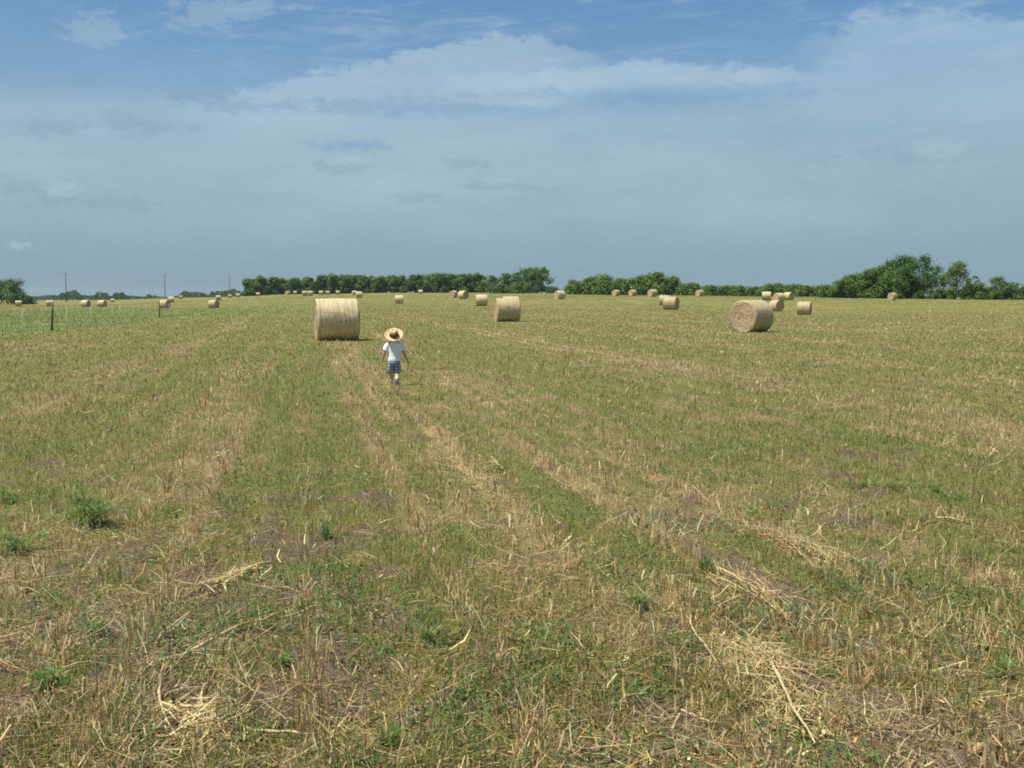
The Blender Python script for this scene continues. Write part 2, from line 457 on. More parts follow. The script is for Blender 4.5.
# ------------------------------------------------------------------ the field itself
def make_field():
    az = np.concatenate([np.arange(-180, -36, 6), np.arange(-36, 36, .25), np.arange(36, 180, 6)])
    az = np.radians(az); na = len(az)
    D = [.25]
    while D[-1] < 2500:
        d = D[-1]
        D.append(d * (1.05 if d < 2 else 1.010 if d < 60 else 1.014 if d < 700 else 1.05))
    D = np.array(D); nd = len(D)
    X = D[:, None] * np.sin(az)[None]; Y = D[:, None] * np.cos(az)[None]
    X = X.ravel(); Y = Y.ravel(); Z = terrain(X, Y)
    s, g, so_, p = masks(X, Y)
    i = np.arange(nd - 1)[:, None] * na; j = np.arange(na)[None]; j2 = (j + 1) % na
    Q = np.stack([i + j, i + j2, i + na + j2, i + na + j], -1).reshape(-1, 4)[:, ::-1]
    V = np.stack([X, Y, Z], 1)
    V = np.vstack([V, [[0, 0, float(terrain(0, 0))]]])
    c = len(V) - 1
    T = np.array([(c, k2, k) for k, k2 in zip(range(na), list(range(1, na)) + [0])])
    a = lambda q: np.append(q, q[0])
    m, nt, b, out = material('field_soil_and_thatch')
    tc = nt.n('ShaderNodeTexCoord').outputs['Object']
    mp = nt.n('ShaderNodeMapping'); nt.set(mp.inputs['Vector'], tc)
    mp.inputs['Rotation'].default_value = (0, 0, -ROW_A * -1)
    mp.inputs['Scale'].default_value = (1, .28, 1)
    fine = nt.noise(tc, 55, 5, .7); mid = nt.noise(mp.outputs[0], 6, 5, .65); row = nt.noise(mp.outputs[0], 1.3, 4, .6)
    big = nt.noise(mp.outputs[0], .09, 4, .6); mott = nt.noise(tc, .55, 5, .7)
    soil = nt.mix(nt.step(fine, .3, .7), (.095, .066, .043), (.235, .175, .120))
    thatch = nt.mix(nt.step(fine, .35, .65), (.125, .097, .042), (.36, .285, .128))
    grn = nt.mix(nt.step(fine, .3, .7), (.095, .118, .026), (.225, .225, .06))
    st = nt.m('ADD', nt.attr('straw', 'Fac'), nt.m('MULTIPLY', nt.m('SUBTRACT', mid, .5), .9))
    gr = nt.m('ADD', nt.attr('green', 'Fac'), nt.m('ADD', nt.m('MULTIPLY', nt.m('SUBTRACT', row, .5), 1.0), nt.m('MULTIPLY', nt.m('SUBTRACT', mott, .5), .8)))
    c = nt.mix(nt.step(gr, .05, .65, 0, .9), thatch, grn)
    c = nt.mix(nt.step(st, .45, 1.0, 0, .6), c, (.44, .325, .155))
    geo = nt.n('ShaderNodeNewGeometry')
    sp = nt.n('ShaderNodeSeparateXYZ'); nt.t.links.new(geo.outputs['Position'], sp.inputs[0])
    dist = nt.m('SQRT', nt.m('ADD', nt.m('MULTIPLY', sp.outputs[0], sp.outputs[0]), nt.m('MULTIPLY', sp.outputs[1], sp.outputs[1])))
    # bare earth shows between the plants only where they stand thin (the trodden part of the field)
    c = nt.mix(nt.m('MULTIPLY', nt.step(nt.m('ADD', nt.attr('soil', 'Fac'), nt.m('MULTIPLY', nt.m('SUBTRACT', mid, .5), .5)), .1, .5), .95), c, soil)
    past = nt.attr('pasture', 'Fac')
    pc = nt.mix(nt.step(mott, .3, .7), (.125, .185, .050), (.20, .245, .075))
    c = nt.mix(nt.m('MULTIPLY', past, .85), c, pc)
    c = nt.mix(nt.step(big, .3, .75, 0, .15), c, (.26, .215, .09))
    nt.set(b.inputs['Base Color'], c); b.inputs['Roughness'].default_value = .95; b.inputs['Specular IOR Level'].default_value = .1
    bump(nt, b, nt.m('ADD', fine, nt.m('MULTIPLY', mid, 1.5)), .9, .03)
    o = mesh_np('field', V, Q, m, smooth=True, T=T, attrs={'straw': a(s), 'green': a(g), 'soil': a(so_), 'pasture': a(p)})
    tag(o, kind='structure')
make_field()

# ------------------------------------------------------------------ grass, stubble, litter
def scatter(n, d0, d1, half=33.0, bias=0.0):
    """points spread so that each stretch of distance gets its share"""
    r = RNG.random(n)
    D = d0 * (d1 / d0) ** (r ** (1 + bias))
    a = np.radians(RNG.uniform(-half, half, n))
    # a strip either side of the view near the camera, for a step aside
    x = D * np.sin(a); y = D * np.cos(a)
    aside = RNG.random(n) < .24
    x = x + np.where(aside, np.where(x > 0, 1, -1) * RNG.uniform(.2, 2.4, n), RNG.uniform(-.5, .5, n) * np.clip(4 / D, 0, 1))
    return x, y

def blades(name, x, y, z, L_, head, lean, curve, wid, cb, ct, mat, parent=None, tipw=.2, twist=None, yaw=.15):
    """strips of two quads each: bent, tapering"""
    n = len(x)
    hx, hy = np.cos(head), np.sin(head)
    p0 = np.stack([x, y, z], 1)
    d1 = np.stack([np.sin(lean) * hx, np.sin(lean) * hy, np.cos(lean)], 1)
    l2 = lean + curve; h2 = head + N_(n, yaw)
    d2 = np.stack([np.sin(l2) * np.cos(h2), np.sin(l2) * np.sin(h2), np.cos(l2)], 1)
    p1 = p0 + d1 * (L_ * .5)[:, None]; p2 = p1 + d2 * (L_ * .5)[:, None]
    sa = head + math.pi / 2 + (RNG.uniform(-1.2, 1.2, n) if twist is None else twist)
    s = np.stack([np.cos(sa), np.sin(sa), RNG.uniform(-.2, .2, n)], 1)
    w0 = wid[:, None] * .5
    V = np.empty((n, 6, 3))
    V[:, 0] = p0 - s * w0; V[:, 1] = p0 + s * w0
    V[:, 2] = p1 - s * w0 * .9; V[:, 3] = p1 + s * w0 * .9
    V[:, 4] = p2 - s * w0 * tipw; V[:, 5] = p2 + s * w0 * tipw
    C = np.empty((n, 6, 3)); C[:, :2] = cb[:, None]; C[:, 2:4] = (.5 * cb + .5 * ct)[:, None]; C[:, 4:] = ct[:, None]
    b = np.arange(n)[:, None] * 6
    Q = np.stack([b + np.array([[0, 1, 3, 2]]), b + np.array([[2, 3, 5, 4]])], 1).reshape(-1, 4)
    return mesh_np(name, V.reshape(-1, 3), Q, mat, colors=np.clip(C.reshape(-1, 3), .01, .82), parent=parent)

M_GRASS = mat_leafy('grass_blade', .42, .5, .35)
M_STRAW = mat_leafy('dry_straw', .28, .5, .4)
M_LEAF = mat_leafy('weed_leaf', .45, .5, .35)
N_ = lambda n, s=1.0: RNG.standard_normal(n) * s

def widen(D): return np.maximum(1.0, D / 9.0)

def make_grass():
    n = 560000
    x, y = scatter(n, 2.3, 300)
    s, g, so_, p = masks(x, y)
    keep = RNG.random(n) < np.clip(.27 + 1.1 * g - .9 * so_ - .25 * s, .04, 1) * (.78 + .22 * sstep(6, 14, np.hypot(x, y)))
    x, y, s, g, so_, p = (q[keep] for q in (x, y, s, g, so_, p)); n = len(x)
    D = np.hypot(x, y)
    clump = fbm(x / .25, y / .25, 91)
    L_ = (.035 + .09 * RNG.random(n) ** 1.5) * (.6 + .9 * clump) * (1 + .5 * p)
    wid = (.0022 + .0028 * RNG.random(n)) * widen(D)
    fresh = np.clip(fbm(x / .6, y / .8, 93) * 3.6 - 1.75, 0, 1)
    c = pick(n, {'olive': 1.0, 'yellow': .75 * (1 + .3 * p) , 'fresh': .12 + 1.7 * fresh + .7 * p, 'deep': .15 + .4 * fresh, 'tan': .4 * (1 - p), 'blue': .05 + .2 * fresh, 'grey': .12 * (1 - p), 'rust': .08 * (1 - p), 'pale': .15 + .2 * p})
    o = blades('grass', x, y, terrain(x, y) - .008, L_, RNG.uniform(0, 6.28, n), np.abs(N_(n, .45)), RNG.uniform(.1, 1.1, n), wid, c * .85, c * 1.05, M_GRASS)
    tag(o, 'short olive green grass regrowing all over the cut field', 'grass', kind='stuff')

def make_stubble():
    n = 315000
    x, y = scatter(n, 2.3, 260)
    u, v = uv(x, y)
    u = np.where(RNG.random(n) < .7, np.round(u / .38) * .38 + N_(n, .035), u)
    x = u * CA + v * SA; y = -u * SA + v * CA
    s, g, so_, p = masks(x, y)
    keep = (RNG.random(n) < np.clip(.10 + .95 * s - .25 * so_, .05, 1) * (.72 + .28 * sstep(6, 14, np.hypot(x, y)))) & (RNG.random(n) > p)
    x, y, s, g, so_, p = (q[keep] for q in (x, y, s, g, so_, p)); n = len(x)
    D = np.hypot(x, y)
    L_ = (.03 + .10 * RNG.random(n) ** 1.3) * (.6 + .5 * s)
    sheath = RNG.random(n) > .90
    wid = (.0026 + .0034 * RNG.random(n) + sheath * (.004 + .007 * RNG.random(n))) * widen(D)
    c = pick(n, {'pale': .6 + 1.0 * s + 3 * sheath, 'tan': 1.0, 'grey': .3, 'rust': .25, 'yellow': .3})
    o = blades('stubble', x, y, terrain(x, y) - .01, L_, RNG.uniform(0, 6.28, n), np.abs(N_(n, .34)), N_(n, .25), wid, c * .9, c * 1.05, M_STRAW, tipw=.8)
    tag(o, 'cut straw stubble standing in rows across the field', 'stubble', kind='stuff')
    # thick cut stalks near the camera, in tufts along the rows
    nt_ = 2000
    x, y = scatter(nt_, 3.0, 32); u, v = uv(x, y); u = np.round(u / .76) * .76 + N_(nt_, .04)
    k = RNG.integers(2, 8, nt_); u = np.repeat(u, k); v = np.repeat(v, k); n = len(u)
    u = u + N_(n, .028); v = v + N_(n, .05)
    x = u * CA + v * SA; y = -u * SA + v * CA; D = np.hypot(x, y)
    c = pick(n, {'pale': 1.3, 'tan': 1.2, 'rust': .3, 'yellow': .4, 'grey': .2})
    o = blades('stubble', x, y, terrain(x, y) - .01, RNG.uniform(.04, .15, n), RNG.uniform(0, 6.28, n), np.abs(N_(n, .42)), N_(n, .3), RNG.uniform(.0035, .0068, n) * np.maximum(1, D / 12), c * .85, c * 1.1, M_STRAW, tipw=.75)
    tag(o, 'thick pale cut stalks in tufts along the near sown rows', 'stubble', kind='stuff')

def make_litter():
    n = 370000
    x, y = scatter(n, 2.3, 110)
    s, g, so_, p = masks(x, y)
    keep = (RNG.random(n) < np.clip(.38 + .75 * s - .2 * so_, .08, 1)) & (RNG.random(n) > p)
    x, y, s, g, so_, p = (q[keep] for q in (x, y, s, g, so_, p)); n = len(x)
    D = np.hypot(x, y)
    L_ = (.025 + .26 * RNG.random(n) ** 5) * (.7 + .5 * s)
    wid = (.0018 + .0034 * RNG.random(n) + .007 * (RNG.random(n) > .965)) * widen(D)
    c = pick(n, {'pale': .35 + 1.0 * s, 'tan': 1.0, 'grey': .5, 'rust': .45, 'dark': .4, 'yellow': .15})
    head = RNG.uniform(0, 6.28, n)
    lean = np.radians(RNG.uniform(70, 93, n))
    z = terrain(x, y) + .002 + .03 * RNG.random(n) ** 2 * (1 + s)
    o = blades('straw_litter', x, y, z, L_, head, lean, N_(n, .25), wid, c, c * 1.04, M_STRAW, tipw=.55, yaw=.35)
    tag(o, 'loose broken straw lying flat among the stubble', 'straw', kind='stuff')

def make_herbs():
    """tiny broad leaves close to the earth"""
    n = 140000
    x, y = scatter(n, 2.3, 45)
    q = fbm(x / .55, y / .55, 97, 2); s, g, so_, p = masks(x, y)
    keep = RNG.random(n) < np.clip((q - .52) * 6.5, 0, 1) * np.clip(.3 + g, 0, 1)
    x, y = x[keep], y[keep]; n = len(x); D = np.hypot(x, y)
    c = pick(n, {'fresh': 1.6, 'deep': .3, 'blue': .9, 'olive': .4})
    o = blades('clover', x, y, terrain(x, y) + .045 * RNG.random(n), .018 + .03 * RNG.random(n), RNG.uniform(0, 6.28, n), np.radians(RNG.uniform(25, 85, n)), RNG.uniform(.1, .6, n), (.006 + .009 * RNG.random(n)) * np.maximum(1, D / 14), c * .9, c, M_LEAF, tipw=.35)
    tag(o, 'tiny fresh green broadleaf seedlings scattered over the earth', 'seedlings', kind='stuff')

make_grass(); make_stubble(); make_litter(); make_herbs()

# ------------------------------------------------------------------ heaps of loose straw
def straw_heap(label, px, py, rx, ry, ang, n, Lm, spread=.5, hgt=.06, wide=.006, cols=None):
    """rx, ry: half sizes in metres; ang: main direction of the straws (radians from +X)"""
    cx, cy, _ = ray_ground(px, py)
    t = N_(n, .45); q = N_(n, .45)
    x = cx + rx * t * math.cos(ang) - ry * q * math.sin(ang); y = cy + rx * t * math.sin(ang) + ry * q * math.cos(ang)
    r = np.exp(-(t * t + q * q) * 1.5)
    z = terrain(x, y) + .004 + hgt * r * RNG.random(n)
    head = ang + N_(n, spread) + math.pi * (RNG.random(n) > .5)
    L_ = Lm * (.25 + .9 * RNG.random(n) ** 1.6)
    x = x - np.cos(head) * L_ * .5; y = y - np.sin(head) * L_ * .5
    c = pick(n, cols or {'pale': 2.4, 'tan': 1.2, 'grey': .25, 'yellow': .3})
    o = blades('straw_heap', x, y, np.maximum(z, terrain(x, y) + .006), L_, head, np.radians(RNG.uniform(79, 93, n)), N_(n, .18) + .11, wide * (.4 + RNG.random(n) ** 2 * 1.3), c, c, M_STRAW, tipw=.4, yaw=.5)
    tag(o, label, 'straw', kind='stuff')
def ang2(p, q):
    a = ray_ground(*p); b = ray_ground(*q)
    return math.atan2(b[1] - a[1], b[0] - a[0])
straw_heap('long pale straw raked into a thin heap at the lower edge of the field', 755, 668, .42, .19, ang2((700, 640), (800, 740)), 640, .34, .45, .055, .0055)
straw_heap('loose end of the pale straw heap trailing towards the camera', 790, 715, .30, .16, ang2((740, 680), (810, 760)), 200, .30, .6, .05)
straw_heap('golden straw strip lying beside bare grey earth', 800, 548, .75, .13, ang2((740, 520), (900, 590)), 520, .34, .35, .06, .0055)
straw_heap('few long straws fanning out from a green tuft', 745, 590, .42, .10, ang2((690, 560), (795, 632)), 90, .55, .22, .05, .007)
straw_heap('curled pale leaf shreds on brown earth', 230, 583, .36, .12, ang2((180, 600), (270, 570)), 90, .24, .6, .05, .012)
straw_heap('crumpled bundle of broad dry leaves on trodden earth', 190, 730, .32, .20, ang2((150, 690), (230, 760)), 230, .20, .8, .05, .010)
straw_heap('scatter of dry stems over bare brown earth', 200, 660, .5, .3, ang2((100, 690), (300, 620)), 110, .26, .8, .03, .005)
straw_heap('pale windrow remains along the wheel track', 470, 478, 1.5, .25, ang2((390, 410), (520, 510)), 380, .22, .8, .05, .006)
straw_heap('pinkish dry straw patch amid the stubble', 560, 575, .4, .25, 0.2, 160, .2, .9, .04, .005, {'tan': 2, 'rust': .8, 'pale': .8})
straw_heap('thin straw scatter near the clods at the lower border', 900, 720, .4, .2, .5, 110, .22, .9, .03, .004)

# ------------------------------------------------------------------ single long stalks
def stalk(label, p, q, w0=.009, lift=(.01, .03), up=0.0, cname='pale'):
    a = Vector(ray_ground(*p)); b = Vector(ray_ground(*q))
    if up:                       # leaning stalk: foot at p, tip up in the air over q's column
        b = a + Vector((up[0], up[1], up[2]))
    L_ = (b - a).length
    side = (b - a).normalized().cross(Vector((0, 0, 1))).normalized()
    path = []
    k = random.uniform(-.06, .06) * L_
    for i in range(9):
        t = i / 8; pt = a.lerp(b, t) + side * k * math.sin(t * math.pi) + side * random.uniform(-.006, .006)
        g = float(terrain(pt.x, pt.y))
        zz = pt.z if up else g + lift[0] + (lift[1] - lift[0]) * math.sin(t * math.pi)
        path.append((pt.x, pt.y, max(zz, g - .01)))
    root = empty('dry_stalk', a)
    tag(root, label, 'dry stalk', 'long dry stalks dropped on the field')
    mb = MB(); mb.add(tube_arrays([Vector(p_) - a for p_ in path], [w0 * (1 - .055 * i) * (1.35 if i in (2, 5) else 1) for i in range(9)], 6))
    mb.build('stem', M_STALK, root)
    n = 4
    xs = RNG.uniform(.3, 1, n); P = np.array([np.array(path[int(t * 8)]) for t in xs]) - np.array(a)
    c = pick(n, {'pale': 1, 'tan': .6})
    hd = np.full(n, math.atan2(b.y - a.y, b.x - a.x)) + N_(n, .5)
    for i in range(n):
        q = slice(i, i + 1)
        blades('dry_leaf', P[q, 0], P[q, 1], P[q, 2], RNG.uniform(.07, .16, 1), hd[q], np.radians(RNG.uniform(60, 88, 1)), RNG.uniform(-.1, .4, 1), RNG.uniform(.006, .011, 1), c[q], c[q], M_STRAW, parent=root)
M_STALK = mat_plain('stalk_straw', (.50, .40, .20), .25, 60, .6)
stalk('long pale stalk running obliquely over bare earth towards the green grass', (160, 663), (318, 606), .0075)
stalk('broad cream stalk standing aslant beside the straw windrow', (504, 470), (491, 452), .011, up=(-.12, .05, .12))
stalk('short cream stalk lying by green clover in the stubble', (935, 519), (967, 525), .009)
stalk('thick pale stalk bent across the top of the straw heap', (770, 672), (815, 760), .007, (.06, .09))
stalk('pale arching stalk leaving the green tuft', (700, 565), (796, 634), .006, (.02, .05))
stalk('thin stalk stretched from the straw patch to the heap', (690, 618), (726, 676), .006, (.02, .05))
stalk('tan stalk pointing at the crumpled dry leaves', (160, 690), (178, 745), .006, (.02, .05))
stalk('cream stalk lying level next to grass tufts at the lower edge', (255, 733), (315, 740), .006)

# ------------------------------------------------------------------ weeds
def weed(name, label, px, py, w, h, n, kind='bushy', cat='weed'):
    x, y, z = ray_ground(px, py)
    root = empty(name, (x, y, z - .01)); tag(root, label, cat, 'green weeds in the stubble')
    ns = max(4, n // 40); mb = MB(); tips = []
    for i in range(ns):
        a = random.uniform(0, 6.28); r = random.uniform(.1, 1) * w * .5; hh = h * random.uniform(.3, 1) * (1 - .6 * (r / (w * .5)) ** 2)
        tip = Vector((math.cos(a) * r, math.sin(a) * r, hh))
        path = [Vector((0, 0, 0)).lerp(tip, t) + Vector((0, 0, .15 * h * math.sin(t * math.pi))) for t in (0, .33, .66, 1)]
        mb.add(tube_arrays(path, [.003, .0026, .002, .0012], 4)); tips.append(path)
    mb.build('stems', M_STEM, root)
    P = []
    for _ in range(n):
        pth = random.choice(tips); t = random.uniform(.25, 1); i = min(2, int(t * 3)); p_ = pth[i].lerp(pth[i + 1], t * 3 - i)
        P.append((p_.x + random.gauss(0, .012), p_.y + random.gauss(0, .012), max(.01, p_.z + random.gauss(0, .01))))
    P = np.array(P)
    c = pick(n, {'fresh': 2.0, 'blue': .9, 'yellow': .7, 'tan': .12}) * 1.2
    hd = np.arctan2(P[:, 1], P[:, 0]) + N_(n, .9)
    if kind == 'bushy':
        LL = RNG.uniform(.03, .10, n); ww = RNG.uniform(.003, .009, n); ln = np.radians(RNG.uniform(30, 95, n)); cv = RNG.uniform(0, .8, n)
    else:
        LL = RNG.uniform(.4, 1.0, n) * h; ww = RNG.uniform(.004, .009, n); ln = np.abs(N_(n, .4)); cv = RNG.uniform(.1, .9, n); P[:, 2] = 0; P[:, :2] *= .35
    blades('foliage', P[:, 0], P[:, 1], P[:, 2], LL, hd, ln, cv, ww, c * .9, c * 1.05, M_LEAF, parent=root, tipw=.15)
M_STEM = mat_plain('weed_stem', (.10, .14, .05), .2, 50)
weed('weed', 'bushiest green weed, on brown earth at the far side of the bare patch', 86, 526, .62, .32, 900)
weed('weed', 'low green weed nearest below the bushiest one', 18, 551, .42, .15, 300)
weed('weed', 'green weed cut by the edge of the picture beside the bushy one', 2, 505, .26, .16, 180)
weed('weed', 'small bluish weed on bare brown earth', 92, 634, .12, .10, 70)
weed('weed', 'wispy pale green weed rising from bare brown earth below the bluish one', 60, 690, .20, .13, 120)
weed('grass_tuft', 'spreading green grass tuft between the long stalk and the lower edge', 278, 668, .34, .10, 130, 'grass', 'grass tuft')
weed('grass_tuft', 'upright green grass tuft from which long straws fan out', 703, 574, .16, .17, 90, 'grass', 'grass tuft')
weed('grass_tuft', 'narrow bright green tuft standing in the sown row', 326, 538, .12, .14, 80, 'grass', 'grass tuft')
weed('weed', 'fresh light green seedling beside dark clods', 432, 642, .12, .09, 70)
weed('weed', 'dark green weed at the border of the straw patch', 1004, 680, .24, .09, 150)
weed('weed', 'leafy weed behind the upright grass tuft', 640, 610, .16, .11, 90)
weed('grass_tuft', 'dense low grass tuft at the lower edge beside dry leaves', 385, 748, .30, .10, 150, 'grass', 'grass tuft')
weed('weed', 'green clover patch next to the short cream stalk', 880, 487, .8, .055, 260)
weed('weed', 'green clover patch behind the golden straw strip', 948, 498, .9, .055, 260)
weed('weed', 'bright sprig in the stubble beyond the golden straw strip', 775, 508, .22, .10, 90)

# ------------------------------------------------------------------ hay bales
def mat_bale_side():
    m, nt, b, out = material('hay_wrapped_side')
    tc = nt.n('ShaderNodeTexCoord').outputs['Object']
    sp = nt.n('ShaderNodeSeparateXYZ'); nt.t.links.new(tc, sp.inputs[0])
    ang = nt.m('ARCTAN2', sp.outputs[1], sp.outputs[2])
    P = nt.xyz(nt.m('MULTIPLY', sp.outputs[0], 26.0), nt.m('MULTIPLY', ang, 3.0), 0.0)
    st = nt.noise(P, 1.0, 6, .7)
    bands = nt.noise(nt.xyz(nt.m('MULTIPLY', sp.outputs[0], 5.0), nt.m('MULTIPLY', ang, .25), 1.0), 1.0, 3, .5)
    blot = nt.noise(tc, 3.0, 4, .6)
    c = nt.mix(nt.step(st, .3, .7), (.27, .205, .09), (.61, .51, .29))
    c = nt.mix(nt.step(bands, .35, .65, 0, .6), c, (.60, .51, .30))
    c = nt.mix(nt.step(blot, .5, .75, 0, .35), c, (.42, .38, .23))
    info = nt.n('ShaderNodeObjectInfo')
    v = nt.m('ADD', .86, nt.m('MULTIPLY', info.outputs['Random'], .26))
    c = nt.mix(1.0, c, nt.xyz(v, v, v), 'MULTIPLY')
    nt.set(b.inputs['Base Color'], c); b.inputs['Roughness'].default_value = .7
    bump(nt, b, st, .9, .03)
    return m
def mat_bale_end():
    m, nt, b, out = material('hay_rolled_end')
    tc = nt.n('ShaderNodeTexCoord').outputs['Object']
    sp = nt.n('ShaderNodeSeparateXYZ'); nt.t.links.new(tc, sp.inputs[0])
    r = nt.m('SQRT', nt.m('ADD', nt.m('MULTIPLY', sp.outputs[1], sp.outputs[1]), nt.m('MULTIPLY', sp.outputs[2], sp.outputs[2])))
    ang = nt.m('ARCTAN2', sp.outputs[1], sp.outputs[2])
    warp = nt.noise(tc, 4.0, 3, .6)
    P = nt.xyz(nt.m('ADD', nt.m('MULTIPLY', r, 26.0), nt.m('ADD', nt.m('MULTIPLY', ang, .9), nt.m('MULTIPLY', warp, 5.0))), nt.m('MULTIPLY', ang, 1.2), 0.0)
    sw = nt.noise(P, 1.0, 4, .65)
    fine = nt.noise(tc, 45, 4, .7)
    c = nt.mix(nt.step(sw, .34, .64), (.24, .155, .08), (.62, .47, .29))
    c = nt.mix(nt.step(fine, .3, .7, 0, .5), c, (.48, .36, .21))
    nt.set(b.inputs['Base Color'], c)
    bump(nt, b, nt.m('ADD', sw, nt.m('MULTIPLY', fine, .4)), 1.0, .05)
    return m
M_SIDE, M_END = mat_bale_side(), mat_bale_end()
M_TWINE = mat_plain('bale_twine', (.56, .48, .30), .2, 40)

def bale_side(R, L_, na, nx, seed):
    """rolled side: rounded shoulders, lumpy, flattened where it rests on the ground"""
    prof = []
    for i in range(nx + 1):
        t = -1 + 2 * i / nx
        e = max(0, abs(t) - .9) / .1
        prof.append((t * L_ / 2, R * (1 - .075 * e ** 2.2)))
    V = []
    for xx, r in prof:
        a = np.linspace(0, 2 * math.pi, na, endpoint=False)
        rr = r * (1 + .032 * (fbm(np.cos(a) * 2 + seed, np.sin(a) * 2 + xx * 1.1, seed) - .5) * 2 + .012 * (vnoise(np.full(na, xx * 11.0 + seed), np.zeros(na), seed + 3) - .5) + .012 * (fbm(a * 9 / math.pi, np.full(na, xx * 9), seed + 5) - .5))
        yy, zz = rr * np.sin(a), rr * np.cos(a)
        zz = np.maximum(zz, -R * .94 + .012 * np.sin(a * 7))
        yy = yy * (1 + .045 * (zz < 0) * (-zz / R)); zz = zz * np.where(zz > 0, .985, 1)
        V.append(np.stack([np.full(na, xx) + .012 * (fbm(a * 5, np.full(na, xx * 2), seed + 8) - .5), yy, zz], 1))
    V = np.vstack(V)
    i = np.arange(nx)[:, None] * na; j = np.arange(na)[None]; j2 = (j + 1) % na
    Q = np.stack([i + j, i + na + j, i + na + j2, i + j2], -1).reshape(-1, 4)
    return V, Q
def bale_end(R, L_, sgn, na, nr, seed):
    V = []
    a = np.linspace(0, 2 * math.pi, na, endpoint=False)
    for k in range(1, nr + 1):
        r = R * .945 * k / nr
        rr = r * (1 + .012 * (fbm(np.cos(a) * 2, np.sin(a) * 2, seed) - .5))
        yy, zz = rr * np.sin(a), np.maximum(rr * np.cos(a), -R * .955)
        t = k / nr
        dep = .035 * (vnoise(r * 22 + a * .16 * 22 / 6.28, a * 1.5, seed + 1) - .5) + .05 * (fbm(yy * 5, zz * 5, seed + 2) - .5) - .02 * (1 - t)
        xx = sgn * (L_ / 2 - .008 + dep * (1 - t ** 8) + (0 if t < 1 else -.004))
        V.append(np.stack([xx, yy, zz], 1))
    V = np.vstack(V + [np.array([[sgn * (L_ / 2 - .05), 0, 0]])])
    i = np.arange(nr - 1)[:, None] * na; j = np.arange(na)[None]; j2 = (j + 1) % na
    Q = np.stack([i + j, i + j2, i + na + j2, i + na + j], -1).reshape(-1, 4)
    T = np.array([(len(V) - 1, (k + 1) % na, k) for k in range(na)])
    if sgn > 0: Q = Q[:, ::-1]; T = T[:, ::-1]
    return V, Q, T
def bale_fuzz(R, L_, n, seed):
    """wisps of straw sticking out of the roll"""
    xx = RNG.uniform(-L_ / 2, L_ / 2, n); a = RNG.uniform(0, 6.28, n)
    return xx, a
BR, BL = .80, 1.52
def make_bale(hi=True, seed=3, fuzz=1500):
    root = empty('hay_bale', (0, 0, 0))
    na, nx, nr = (96, 40, 22) if hi else (28, 8, 5)
    zc = BR * .955
    V, Q = bale_side(BR, BL, na, nx, seed)
    o = mesh_np('rolled_side', V, Q, M_SIDE, smooth=True, parent=root); o.location.z = zc
    for sgn in (-1, 1):
        V, Q, T = bale_end(BR, BL, sgn, na, nr, seed + (5 if sgn > 0 else 0))
        e = mesh_np('end_face', V, Q, M_END, smooth=True, parent=root, T=T); e.location.z = zc
    if hi:
        n = fuzz
        # on the side
        xx = RNG.uniform(-BL / 2, BL / 2, n); a = RNG.uniform(0, 6.28, n)
        r = BR * .995
        n2 = n // 2
        P = np.stack([xx, r * np.sin(a), np.maximum(r * np.cos(a), -zc + .01)], 1)
        tan = np.stack([N_(n, .35), np.cos(a), -np.sin(a)], 1) * np.where(RNG.random(n) > .5, 1, -1)[:, None]
        nor = np.stack([np.zeros(n), np.sin(a), np.cos(a)], 1)
        d = tan + nor * RNG.uniform(.01, .2, n)[:, None]
        # on the two ends
        s = np.where(RNG.random(n2) > .5, 1.0, -1.0); rr = BR * np.sqrt(RNG.random(n2)) * .97; a2 = RNG.uniform(0, 6.28, n2)
        P2 = np.stack([s * (BL / 2 - .01), rr * np.sin(a2), np.maximum(rr * np.cos(a2), -zc + .02)], 1)
        d2 = np.stack([s * RNG.uniform(.1, 1.0, n2), np.cos(a2) + N_(n2, .5), -np.sin(a2) + N_(n2, .5)], 1)
        P = np.vstack([P, P2]); d = np.vstack([d, d2]); nn = n + n2
        d /= np.linalg.norm(d, axis=1)[:, None]
        LL = RNG.uniform(.05, .22, nn)
        head = np.arctan2(d[:, 1], d[:, 0]); lean = np.arccos(np.clip(d[:, 2], -1, 1))
        c = pick(nn, {'pale': 1.5, 'tan': 1.0, 'grey': .2})
        f = blades('loose_straw', P[:, 0], P[:, 1], P[:, 2], LL, head, lean, RNG.uniform(-.1, .5, nn), RNG.uniform(.004, .008, nn), c, c, M_STRAW, parent=root)
        f.location.z = zc; f['kind'] = 'stuff'
        for k in range(9):
            x0 = -BL / 2 * .9 + BL * .9 * k / 8 + random.uniform(-.02, .02)
            ring = []
            for q in range(61):
                aa = 2 * math.pi * q / 60
                ring.append((x0 + .01 * math.sin(aa * 3 + k), (BR + .006) * math.sin(aa), max((BR + .006) * math.cos(aa), -BR * .957)))
            mb = MB(); mb.add(tube_arrays(ring, [.006] * 61, 4, caps=False))
            tw = mb.build('twine', M_TWINE, root); tw.location.z = zc
    return root
def copy_tree(root, loc, rz, sc=1.0):
    r = root.copy(); COL.objects.link(r); r.location = loc; r.rotation_euler = (0, 0, rz); r.scale = (sc,) * 3
    for ch in list(root.children):
        c = ch.copy(); COL.objects.link(c); c.parent = r
        for g in ch.children:
            d = g.copy(); COL.objects.link(d); d.parent = c
    return r
PROTO = [make_bale(True, 3, 420), make_bale(True, 14, 420), make_bale(False, 5), make_bale(False, 23)]
PUSED = [False] * 4
